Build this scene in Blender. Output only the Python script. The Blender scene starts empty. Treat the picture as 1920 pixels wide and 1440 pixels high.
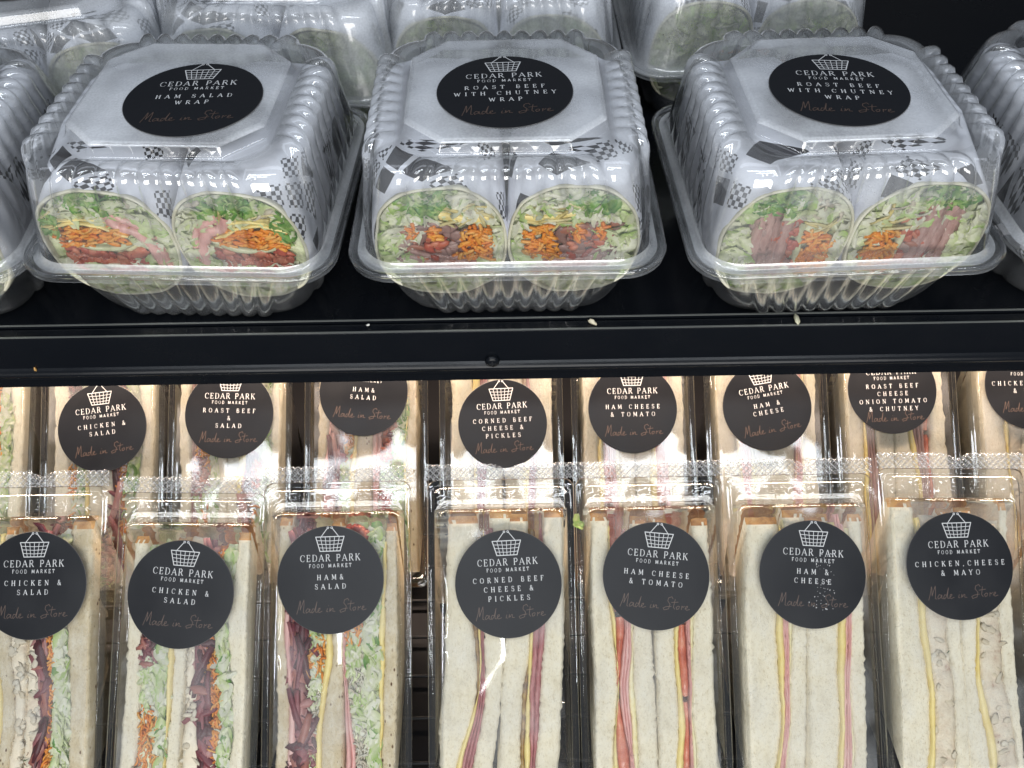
import bpy, math, random
from mathutils import Vector, Matrix, noise
PI = math.pi
R = math.radians
sc = bpy.context.scene
C = sc.collection

# ------------------------------------------------------------------ camera
HFOV, PITCH, ROLL = 60.0, 48.0, 0.95
cam_d = bpy.data.cameras.new('camera'); cam = bpy.data.objects.new('camera', cam_d); C.objects.link(cam)
cam_d.sensor_width = 36; cam_d.lens = 18 / math.tan(R(HFOV / 2)); cam_d.clip_start = .01; cam_d.clip_end = 50
cam.matrix_world = Matrix.Rotation(R(90 - PITCH), 4, 'X') @ Matrix.Rotation(R(-ROLL), 4, 'Z')
sc.camera = cam
# ------------------------------------------------------------------ world, lamps, exposure
w = bpy.data.worlds.new('World'); sc.world = w; w.use_nodes = True
bg = w.node_tree.nodes['Background']; bg.inputs[0].default_value = (.80, .88, 1.0, 1); bg.inputs[1].default_value = .15
sc.view_settings.view_transform = 'Standard'; sc.view_settings.look = 'None'
sc.view_settings.exposure = 0; sc.view_settings.gamma = 1

def area(name, loc, target, sx, sy, power, col):
    d = bpy.data.lights.new(name, 'AREA'); d.shape = 'RECTANGLE'; d.size = sx; d.size_y = sy
    d.energy = power; d.color = col
    o = bpy.data.objects.new(name, d); C.objects.link(o); o.location = loc
    o.rotation_euler = (Vector(target) - Vector(loc)).to_track_quat('-Z', 'Y').to_euler()
    return o
for lx_ in (-.12, -.68):
    area('ceiling_lamp', (lx_, -1.95, 1.7), (lx_, .2, -.45), .07, .40, 2.6, (.93, .97, 1))
# cool strip lamps of the cabinet canopy, above the upper shelf
area('canopy_lamp', (0, -.015, .42), (0, .35, -.3), 1.5, .040, 4.4, (.86, .92, 1))
area('shelf_lamp', (0, .36, .16), (0, .36, -.3), 1.4, .10, .55, (.82, .88, 1))
# warm strip lamp under the upper shelf
area('under_shelf_lamp', (0, .455, -.325), (0, .40, -.5), 1.4, .018, 9.5, (1, .77, .60))
# ceiling lights of the shop, behind and above the viewer
area('ceiling_lamp', (0, -1.22, 1.7), (0, .3, -.4), 2.4, .14, 15, (.90, .95, 1))
# added fill light in front of the cabinet, stands for no particular lamp
area('front_fill', (0, -1.3, .05), (0, .3, -.4), 1.9, .55, 34, (1, .985, .96))

cy = sc.cycles
cy.max_bounces = 14; cy.diffuse_bounces = 3; cy.glossy_bounces = 4; cy.transmission_bounces = 4
cy.transparent_max_bounces = 40; cy.caustics_reflective = False; cy.caustics_refractive = False
cy.use_denoising = True; cy.sample_clamp_indirect = 4
cy.blur_glossy = .5

# ------------------------------------------------------------------ helpers
def tag(o, label=None, cat=None, group=None, kind=None):
    if label: o['label'] = label
    if cat: o['category'] = cat
    if group: o['group'] = group
    if kind: o['kind'] = kind
    return o
def empty(name, loc=(0, 0, 0), rot=(0, 0, 0)):
    o = bpy.data.objects.new(name, None); C.objects.link(o); o.location = loc; o.rotation_euler = rot
    o.empty_display_size = .02
    return o
def link(name, me, parent=None, kind=None):
    o = bpy.data.objects.new(name, me); C.objects.link(o)
    if parent: o.parent = parent
    if kind: o['kind'] = kind
    return o

class MB:
    """collects polygons for one mesh"""
    def __init__(s): s.v = []; s.f = []; s.m = []; s.c = []; s.uv = None
    def add(s, vs, fs, mi=0, col=None):
        b = len(s.v); s.v += [tuple(p) for p in vs]
        s.f += [tuple(b + i for i in f) for f in fs]; s.m += [mi] * len(fs)
        s.c += [col or (1, 1, 1)] * len(vs)
    def box(s, x0, x1, y0, y1, z0, z1, mi=0, col=None):
        vs = [(x, y, z) for x in (x0, x1) for y in (y0, y1) for z in (z0, z1)]
        s.add(vs, [(0, 1, 3, 2), (4, 6, 7, 5), (0, 4, 5, 1), (2, 3, 7, 6), (0, 2, 6, 4), (1, 5, 7, 3)], mi, col)
    def mesh(s, name, mats, smooth=True, color=False):
        me = bpy.data.meshes.new(name); me.from_pydata(s.v, [], s.f)
        for m in mats: me.materials.append(m)
        if len(mats) > 1: me.polygons.foreach_set('material_index', s.m)
        if smooth: me.polygons.foreach_set('use_smooth', [True] * len(s.f))
        if color:
            a = me.color_attributes.new('Col', 'FLOAT_COLOR', 'POINT')
            a.data.foreach_set('color', [x for c in s.c for x in (c[0], c[1], c[2], 1)])
        me.update()
        return me
    def obj(s, name, mats, parent=None, smooth=True, color=False, kind=None):
        return link(name, s.mesh(name, mats if isinstance(mats, (list, tuple)) else [mats], smooth, color), parent, kind)

def lin(h):
    h = h.lstrip('#'); r = [int(h[i:i + 2], 16) / 255 for i in (0, 2, 4)]
    return tuple((c / 12.92 if c <= .04045 else ((c + .055) / 1.055) ** 2.4) for c in r)
def mix(a, b, t): return tuple(x + (y - x) * t for x, y in zip(a, b))

# ------------------------------------------------------------------ materials
def new_mat(name):
    m = bpy.data.materials.new(name); m.use_nodes = True
    nt = m.node_tree; nt.nodes.clear()
    out = nt.nodes.new('ShaderNodeOutputMaterial')
    return m, nt, out
def N(nt, t, **kw):
    n = nt.nodes.new(t)
    for k, v in kw.items():
        if k.startswith('i_'): n.inputs[k[2:].replace('_', ' ')].default_value = v
        else: setattr(n, k, v)
    return n
def noise_n(nt, scale, detail=4, vec=None, rough=.55):
    n = N(nt, 'ShaderNodeTexNoise'); n.inputs['Scale'].default_value = scale; n.inputs['Detail'].default_value = detail
    n.inputs['Roughness'].default_value = rough
    if vec is not None: nt.links.new(vec, n.inputs['Vector'])
    return n
def objvec(nt, stretch=None):
    tc = N(nt, 'ShaderNodeTexCoord')
    oi = N(nt, 'ShaderNodeObjectInfo')
    mul = N(nt, 'ShaderNodeVectorMath', operation='SCALE'); mul.inputs[0].default_value = (3.1, 1.7, 2.3)
    nt.links.new(oi.outputs['Random'], mul.inputs['Scale'])
    ad = N(nt, 'ShaderNodeVectorMath', operation='ADD')
    nt.links.new(mul.outputs[0], ad.inputs[1])
    if stretch:
        st = N(nt, 'ShaderNodeVectorMath', operation='MULTIPLY'); st.inputs[1].default_value = stretch
        nt.links.new(tc.outputs['Object'], st.inputs[0]); nt.links.new(st.outputs[0], ad.inputs[0])
    else: nt.links.new(tc.outputs['Object'], ad.inputs[0])
    return ad.outputs[0]
def ramp(nt, fac, stops):
    r = N(nt, 'ShaderNodeValToRGB'); el = r.color_ramp.elements
    while len(el) > 1: el.remove(el[-1])
    el[0].position = stops[0][0]; el[0].color = (*stops[0][1], 1)
    for p, c in stops[1:]:
        e = el.new(p); e.color = (*c, 1)
    nt.links.new(fac, r.inputs[0]); return r
def food(name, stops, scale, bump=.3, rough=.5, bscale=None, stretch=None, detail=5, sss=0, dist=.0006, spec=.5):
    m, nt, out = new_mat(name)
    v = objvec(nt, stretch)
    n = noise_n(nt, scale, detail, v, .65); r = ramp(nt, n.outputs[0], stops)
    p = N(nt, 'ShaderNodeBsdfPrincipled'); p.inputs['Roughness'].default_value = rough
    p.inputs['Specular IOR Level'].default_value = spec
    nt.links.new(r.outputs[0], p.inputs['Base Color'])
    if sss:
        p.inputs['Subsurface Weight'].default_value = sss; p.inputs['Subsurface Radius'].default_value = (1, .6, .4)
        p.inputs['Subsurface Scale'].default_value = .003
    n2 = noise_n(nt, bscale or scale * 2, 4, v, .7)
    b = N(nt, 'ShaderNodeBump'); b.inputs['Strength'].default_value = bump; b.inputs['Distance'].default_value = dist
    nt.links.new(n2.outputs[0], b.inputs['Height']); nt.links.new(b.outputs[0], p.inputs['Normal'])
    nt.links.new(p.outputs[0], out.inputs[0])
    return m
def bread_mat(name, base, seedy):
    m, nt, out = new_mat(name)
    v = objvec(nt, (1.5, .8, 1))
    n = noise_n(nt, 110, 6, v, .7)
    r = ramp(nt, n.outputs[0], [(.30, mix(base, (.50, .42, .28), .35)), (.46, base), (.7, mix(base, (.86, .82, .70), .5))])
    cn = noise_n(nt, 480, 4, v, .8); cr = ramp(nt, cn.outputs[0], [(.30, (.76, .70, .60)), (.45, (1, 1, 1))])
    cm = N(nt, 'ShaderNodeMix', data_type='RGBA', blend_type='MULTIPLY'); cm.inputs[0].default_value = 1
    nt.links.new(r.outputs[0], cm.inputs[6]); nt.links.new(cr.outputs[0], cm.inputs[7]); col = cm.outputs[2]
    vo = N(nt, 'ShaderNodeTexVoronoi'); vo.inputs['Scale'].default_value = 620; nt.links.new(v, vo.inputs['Vector'])
    pits = ramp(nt, vo.outputs['Distance'], [(0.0, (.1,) * 3), (.35, (1,) * 3)])
    if seedy:
        vs = N(nt, 'ShaderNodeTexVoronoi'); vs.inputs['Scale'].default_value = 190; nt.links.new(v, vs.inputs['Vector'])
        th = ramp(nt, vs.outputs['Distance'], [(.12, (1,) * 3), (.2, (0,) * 3)])
        wn = noise_n(nt, 60, 3, v); t2 = ramp(nt, wn.outputs[0], [(.48, (0,) * 3), (.54, (1,) * 3)])
        mm = N(nt, 'ShaderNodeMath', operation='MULTIPLY'); nt.links.new(th.outputs[0], mm.inputs[0]); nt.links.new(t2.outputs[0], mm.inputs[1])
        mx = N(nt, 'ShaderNodeMix', data_type='RGBA'); nt.links.new(mm.outputs[0], mx.inputs[0])
        nt.links.new(col, mx.inputs[6]); mx.inputs[7].default_value = (.13, .07, .035, 1); col = mx.outputs[2]
    p = N(nt, 'ShaderNodeBsdfPrincipled'); p.inputs['Roughness'].default_value = .85; p.inputs['Specular IOR Level'].default_value = .2
    nt.links.new(col, p.inputs['Base Color'])
    n2 = noise_n(nt, 420, 5, v, .75)
    ad = N(nt, 'ShaderNodeMath', operation='ADD'); nt.links.new(n2.outputs[0], ad.inputs[0]); nt.links.new(pits.outputs[0], ad.inputs[1])
    b = N(nt, 'ShaderNodeBump'); b.inputs['Strength'].default_value = .6; b.inputs['Distance'].default_value = .0008
    nt.links.new(ad.outputs[0], b.inputs['Height']); nt.links.new(b.outputs[0], p.inputs['Normal'])
    nt.links.new(p.outputs[0], out.inputs[0]); return m
def veg_mat(name, rough=.38, sss=.0):
    m, nt, out = new_mat(name)
    a = N(nt, 'ShaderNodeAttribute', attribute_name='Col')
    v = objvec(nt); n = noise_n(nt, 260, 4, v, .6)
    r = ramp(nt, n.outputs[0], [(.3, (.84,) * 3), (.7, (1.0,) * 3)])
    mx = N(nt, 'ShaderNodeMix', data_type='RGBA', blend_type='MULTIPLY'); mx.inputs[0].default_value = 1
    nt.links.new(a.outputs['Color'], mx.inputs[6]); nt.links.new(r.outputs[0], mx.inputs[7])
    p = N(nt, 'ShaderNodeBsdfPrincipled'); p.inputs['Roughness'].default_value = rough
    nt.links.new(mx.outputs[2], p.inputs['Base Color'])
    b = N(nt, 'ShaderNodeBump'); b.inputs['Strength'].default_value = .4; b.inputs['Distance'].default_value = .0005
    nt.links.new(n.outputs[0], b.inputs['Height']); nt.links.new(b.outputs[0], p.inputs['Normal'])
    tr = N(nt, 'ShaderNodeBsdfTranslucent'); nt.links.new(mx.outputs[2], tr.inputs[0])
    ms = N(nt, 'ShaderNodeMixShader'); ms.inputs[0].default_value = .25
    nt.links.new(p.outputs[0], ms.inputs[1]); nt.links.new(tr.outputs[0], ms.inputs[2])
    nt.links.new(ms.outputs[0], out.inputs[0]); return m
def plastic(name, haze=.03, fog=None, wav=.15, wscale=45, rough=.05, tint=(.975, .985, .985), boost=1.9, fogmax=.5, dist=.002):
    """thin clear plastic sheet: see-through with a fresnel reflection, a little milky haze, patchy condensation"""
    m, nt, out = new_mat(name)
    v = objvec(nt)
    n = noise_n(nt, wscale, 2, v, .5)
    b = N(nt, 'ShaderNodeBump'); b.inputs['Strength'].default_value = wav; b.inputs['Distance'].default_value = dist
    nt.links.new(n.outputs[0], b.inputs['Height'])
    fr = N(nt, 'ShaderNodeFresnel'); fr.inputs['IOR'].default_value = 1.5; nt.links.new(b.outputs[0], fr.inputs['Normal'])
    mu = N(nt, 'ShaderNodeMath', operation='MULTIPLY', use_clamp=True); mu.inputs[1].default_value = boost
    nt.links.new(fr.outputs[0], mu.inputs[0])
    mn = N(nt, 'ShaderNodeMath', operation='MINIMUM'); mn.inputs[1].default_value = .8; nt.links.new(mu.outputs[0], mn.inputs[0])
    t = N(nt, 'ShaderNodeBsdfTransparent'); t.inputs[0].default_value = (*tint, 1)
    g = N(nt, 'ShaderNodeBsdfGlossy'); g.inputs['Roughness'].default_value = rough; nt.links.new(b.outputs[0], g.inputs['Normal'])
    g.inputs[0].default_value = (1, 1, 1, 1)
    d1 = N(nt, 'ShaderNodeBsdfDiffuse'); d1.inputs[0].default_value = (.80, .83, .86, 1)
    d2 = N(nt, 'ShaderNodeBsdfTranslucent'); d2.inputs[0].default_value = (.80, .83, .86, 1)
    dd = N(nt, 'ShaderNodeMixShader'); dd.inputs[0].default_value = .4
    nt.links.new(d1.outputs[0], dd.inputs[1]); nt.links.new(d2.outputs[0], dd.inputs[2])
    m1 = N(nt, 'ShaderNodeMixShader'); m1.inputs[0].default_value = haze
    nt.links.new(t.outputs[0], m1.inputs[1]); nt.links.new(dd.outputs[0], m1.inputs[2])
    if fog:
        nf = noise_n(nt, fog, 3, v, .5); rf = ramp(nt, nf.outputs[0], [(.42, (haze,) * 3), (.62, (fogmax,) * 3)])
        dr = noise_n(nt, 900, 2, v, .5); rd = ramp(nt, dr.outputs[0], [(.35, (.82,) * 3), (.65, (1.0,) * 3)])
        mf = N(nt, 'ShaderNodeMath', operation='MULTIPLY'); nt.links.new(rf.outputs[0], mf.inputs[0]); nt.links.new(rd.outputs[0], mf.inputs[1])
        nt.links.new(mf.outputs[0], m1.inputs[0])
    m2 = N(nt, 'ShaderNodeMixShader'); nt.links.new(mn.outputs[0], m2.inputs[0])
    nt.links.new(m1.outputs[0], m2.inputs[1]); nt.links.new(g.outputs[0], m2.inputs[2])
    nt.links.new(m2.outputs[0], out.inputs[0]); return m
def plain(name, col, rough=.5, metal=0, bump=0, bscale=200, spec=.5, var=0):
    m, nt, out = new_mat(name)
    p = N(nt, 'ShaderNodeBsdfPrincipled'); p.inputs['Base Color'].default_value = (*col, 1)
    p.inputs['Roughness'].default_value = rough; p.inputs['Metallic'].default_value = metal; p.inputs['Specular IOR Level'].default_value = spec
    v = objvec(nt)
    if bump:
        n = noise_n(nt, bscale, 4, v); b = N(nt, 'ShaderNodeBump'); b.inputs['Strength'].default_value = bump; b.inputs['Distance'].default_value = .0005
        nt.links.new(n.outputs[0], b.inputs['Height']); nt.links.new(b.outputs[0], p.inputs['Normal'])
    if var:
        n = noise_n(nt, 25, 5, v); r = ramp(nt, n.outputs[0], [(.3, (max(0, rough - var),) * 3), (.7, (min(1, rough + var),) * 3)])
        nt.links.new(r.outputs[0], p.inputs['Roughness'])
    nt.links.new(p.outputs[0], out.inputs[0]); return m
def paper_mat():
    m, nt, out = new_mat('printed_paper')
    uv = N(nt, 'ShaderNodeUVMap')
    mp = N(nt, 'ShaderNodeMapping'); mp.inputs['Rotation'].default_value = (0, 0, R(38)); nt.links.new(uv.outputs[0], mp.inputs[0])
    S = 72.0
    sc1 = N(nt, 'ShaderNodeVectorMath', operation='SCALE'); sc1.inputs['Scale'].default_value = S; nt.links.new(mp.outputs[0], sc1.inputs[0])
    fl = N(nt, 'ShaderNodeVectorMath', operation='FLOOR'); nt.links.new(sc1.outputs[0], fl.inputs[0])
    wn = N(nt, 'ShaderNodeTexWhiteNoise', noise_dimensions='2D'); nt.links.new(fl.outputs[0], wn.inputs['Vector'])
    ch = N(nt, 'ShaderNodeTexChecker'); ch.inputs['Scale'].default_value = S * 6; nt.links.new(mp.outputs[0], ch.inputs[0])
    ch.inputs[1].default_value = (0, 0, 0, 1); ch.inputs[2].default_value = (1, 1, 1, 1)
    # cell position, to leave a margin round each patch
    frc = N(nt, 'ShaderNodeVectorMath', operation='FRACTION'); nt.links.new(sc1.outputs[0], frc.inputs[0])
    sb = N(nt, 'ShaderNodeVectorMath', operation='SUBTRACT'); sb.inputs[1].default_value = (.5, .5, .5); nt.links.new(frc.outputs[0], sb.inputs[0])
    ab = N(nt, 'ShaderNodeVectorMath', operation='ABSOLUTE'); nt.links.new(sb.outputs[0], ab.inputs[0])
    sx = N(nt, 'ShaderNodeSeparateXYZ'); nt.links.new(ab.outputs[0], sx.inputs[0])
    mxx = N(nt, 'ShaderNodeMath', operation='MAXIMUM'); nt.links.new(sx.outputs[0], mxx.inputs[0]); nt.links.new(sx.outputs[1], mxx.inputs[1])
    ins = N(nt, 'ShaderNodeMath', operation='LESS_THAN'); ins.inputs[1].default_value = .41; nt.links.new(mxx.outputs[0], ins.inputs[0])
    def rng(a, b_):
        g = N(nt, 'ShaderNodeMath', operation='GREATER_THAN'); g.inputs[1].default_value = a; nt.links.new(wn.outputs[0], g.inputs[0])
        l = N(nt, 'ShaderNodeMath', operation='LESS_THAN'); l.inputs[1].default_value = b_; nt.links.new(wn.outputs[0], l.inputs[0])
        x = N(nt, 'ShaderNodeMath', operation='MULTIPLY'); nt.links.new(g.outputs[0], x.inputs[0]); nt.links.new(l.outputs[0], x.inputs[1])
        y = N(nt, 'ShaderNodeMath', operation='MULTIPLY'); nt.links.new(x.outputs[0], y.inputs[0]); nt.links.new(ins.outputs[0], y.inputs[1]); return y
    a = rng(.0, .28); s = rng(.28, .36)
    suv = N(nt, 'ShaderNodeSeparateXYZ'); nt.links.new(uv.outputs[0], suv.inputs[0])
    cm = N(nt, 'ShaderNodeMath', operation='MULTIPLY'); nt.links.new(a.outputs[0], cm.inputs[0]); nt.links.new(ch.outputs['Fac'], cm.inputs[1])
    tot0 = N(nt, 'ShaderNodeMath', operation='ADD', use_clamp=True); nt.links.new(cm.outputs[0], tot0.inputs[0]); nt.links.new(s.outputs[0], tot0.inputs[1])
    # the print runs in a band near the cut end and low on the sides; the middle of the sheet is plain
    tco = N(nt, 'ShaderNodeTexCoord'); so_ = N(nt, 'ShaderNodeSeparateXYZ'); nt.links.new(tco.outputs['Object'], so_.inputs[0])
    l1 = N(nt, 'ShaderNodeMath', operation='LESS_THAN'); l1.inputs[1].default_value = .026; nt.links.new(so_.outputs[1], l1.inputs[0])
    l2 = N(nt, 'ShaderNodeMath', operation='LESS_THAN'); l2.inputs[1].default_value = .052; nt.links.new(so_.outputs[2], l2.inputs[0])
    l3 = N(nt, 'ShaderNodeMath', operation='MAXIMUM'); nt.links.new(l1.outputs[0], l3.inputs[0]); nt.links.new(l2.outputs[0], l3.inputs[1])
    tot = N(nt, 'ShaderNodeMath', operation='MULTIPLY'); nt.links.new(tot0.outputs[0], tot.inputs[0]); nt.links.new(l3.outputs[0], tot.inputs[1])
    mx = N(nt, 'ShaderNodeMix', data_type='RGBA'); nt.links.new(tot.outputs[0], mx.inputs[0])
    mx.inputs[6].default_value = (.80, .81, .87, 1); mx.inputs[7].default_value = (.035, .033, .038, 1)
    p = N(nt, 'ShaderNodeBsdfPrincipled'); p.inputs['Roughness'].default_value = .6; nt.links.new(mx.outputs[2], p.inputs['Base Color'])
    v = objvec(nt); n = noise_n(nt, 55, 3, v); b = N(nt, 'ShaderNodeBump'); b.inputs['Strength'].default_value = .35; b.inputs['Distance'].default_value = .003
    nt.links.new(n.outputs[0], b.inputs['Height']); nt.links.new(b.outputs[0], p.inputs['Normal'])
    nt.links.new(p.outputs[0], out.inputs[0]); return m

BREAD_W = (.79, .715, .545)
M = dict(
    bread=bread_mat('white_bread', BREAD_W, False), grain=bread_mat('multigrain_bread', (.60, .50, .33), True),
    crust=food('crust', [(.3, (.30, .12, .035)), (.5, (.52, .26, .08)), (.7, (.66, .40, .16))], 120, .5, .6),
    sidecrust=food('side_crust', [(.3, (.34, .19, .09)), (.5, (.50, .33, .18)), (.7, (.62, .46, .28))], 70, .8, .75, 300),
    ham=food('ham', [(.3, (.58, .26, .23)), (.5, (.70, .38, .34)), (.75, (.78, .52, .47))], 90, .3, .32, stretch=(3, .5, 1)),
    cheese=food('cheese', [(.3, (.76, .58, .18)), (.6, (.84, .69, .29))], 60, .15, .35),
    butter=food('butter', [(.3, (.72, .62, .30)), (.6, (.80, .74, .48))], 160, .6, .5),
    tomato=food('tomato', [(.28, (.38, .09, .05)), (.5, (.58, .17, .10)), (.72, (.70, .34, .22))], 90, .5, .18),
    beef=food('beef', [(.28, (.24, .12, .10)), (.5, (.38, .22, .19)), (.75, (.52, .35, .31))], 120, .5, .4, stretch=(3, .5, 1)),
    corned=food('corned_beef', [(.28, (.22, .05, .05)), (.5, (.40, .14, .14)), (.75, (.54, .28, .26))], 130, .6, .4, stretch=(3, .6, 1)),
    pickle=food('pickle', [(.3, (.10, .05, .02)), (.55, (.30, .17, .04)), (.75, (.45, .33, .08))], 160, .6, .3),
    chicken=food('chicken', [(.28, (.60, .46, .34)), (.42, (.78, .67, .50)), (.75, (.86, .78, .62))], 90, .6, .5, dist=.0015),
    mayo=food('chicken_mayo', [(.30, (.42, .27, .19)), (.40, (.64, .53, .39)), (.75, (.76, .69, .54))], 105, 1, .4, dist=.0015),
    beet=food('beetroot', [(.28, (.07, .010, .018)), (.5, (.17, .03, .045)), (.75, (.34, .09, .11))], 90, .5, .15),
    lettbase=food('lettuce_bed', [(.3, (.42, .50, .20)), (.5, (.68, .72, .44)), (.72, (.82, .82, .62))], 85, 1, .35, dist=.002),
    carrotbase=food('carrot_bed', [(.35, (.50, .13, .015)), (.6, (.80, .28, .04))], 140, 1, .35, dist=.0015),
    cucumber=food('cucumber', [(.3, (.42, .44, .24)), (.7, (.60, .62, .42))], 60, .3, .2),
    tortilla=food('tortilla', [(.3, (.60, .56, .40)), (.55, (.70, .68, .54)), (.8, (.78, .76, .66))], 60, .4, .5),
    veg=veg_mat('vegetable'),
    clear=plastic('clear_plastic', haze=.012, wav=.30, wscale=24, rough=.035, boost=1.6),
    clear_face=plastic('clear_plastic_face', haze=.018, fog=28, fogmax=.20, wav=.24, wscale=17, rough=.05, boost=1.5, dist=.002),
    clear_tab=plastic('embossed_plastic', haze=.50, wav=.05, rough=.15, boost=3.2),  # bright highlights of the tab ridges, put into the plastic as white haze
    clear_lid=plastic('clamshell_plastic', haze=.02, fog=30, fogmax=.16, wav=.22, wscale=40, rough=.035, boost=2.0),
    clear_top=plastic('condensed_plastic', haze=.38, fog=22, fogmax=.80, wav=.12, wscale=40, rough=.14, boost=1.5),
    clear_base=plastic('clamshell_base_plastic', haze=.04, fog=35, fogmax=.20, wav=.10, wscale=60, rough=.20, boost=.7),
    clear_hazy=plastic('hazy_plastic', haze=.30, fog=18, fogmax=.55, wav=.15, wscale=40, rough=.12, boost=1.3),
    clear_shoulder=plastic('shoulder_plastic', haze=.12, fog=30, fogmax=.32, wav=.08, wscale=40, rough=.06, boost=2.6),
    clear_ledge=plastic('sheen_ledge_plastic', haze=.42, fog=20, fogmax=.75, wav=.15, wscale=30, rough=.16, boost=2.2),  # overhead light reflected on the ledge, painted in as white haze
    sticker=plain('sticker_black', (.0065, .0075, .010), .40, bump=.4, bscale=45, var=.06, spec=.30),
    edge=plain('sticker_edge', (.06, .06, .06), .5),
    white=plain('print_white', (.48, .49, .50), .5), bronze=plain('print_bronze', (.068, .045, .036), .5, 0),
    black=plain('black_enamel', (.004, .005, .007), .24, bump=.03, bscale=300, var=.06, spec=.22),
    deck=plain('matt_deck', (.006, .006, .007), .7, spec=.12), wire=plain('black_wire', (.007, .007, .008), .5, spec=.2), wall=plain('back_wall_black', (.006, .007, .009), .45, var=.1),
    paper=paper_mat(), crumb=plain('crumb', (.55, .42, .25), .8), led=plain('lamp_housing', (.6, .6, .6), .5),
)
# ------------------------------------------------------------------ lettering (own stroke alphabet)
def arc(cx, cyy, rx, ry, a0, a1, n=9):
    return [(cx + rx * math.cos(R(a0 + (a1 - a0) * i / n)), cyy + ry * math.sin(R(a0 + (a1 - a0) * i / n))) for i in range(n + 1)]
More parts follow.
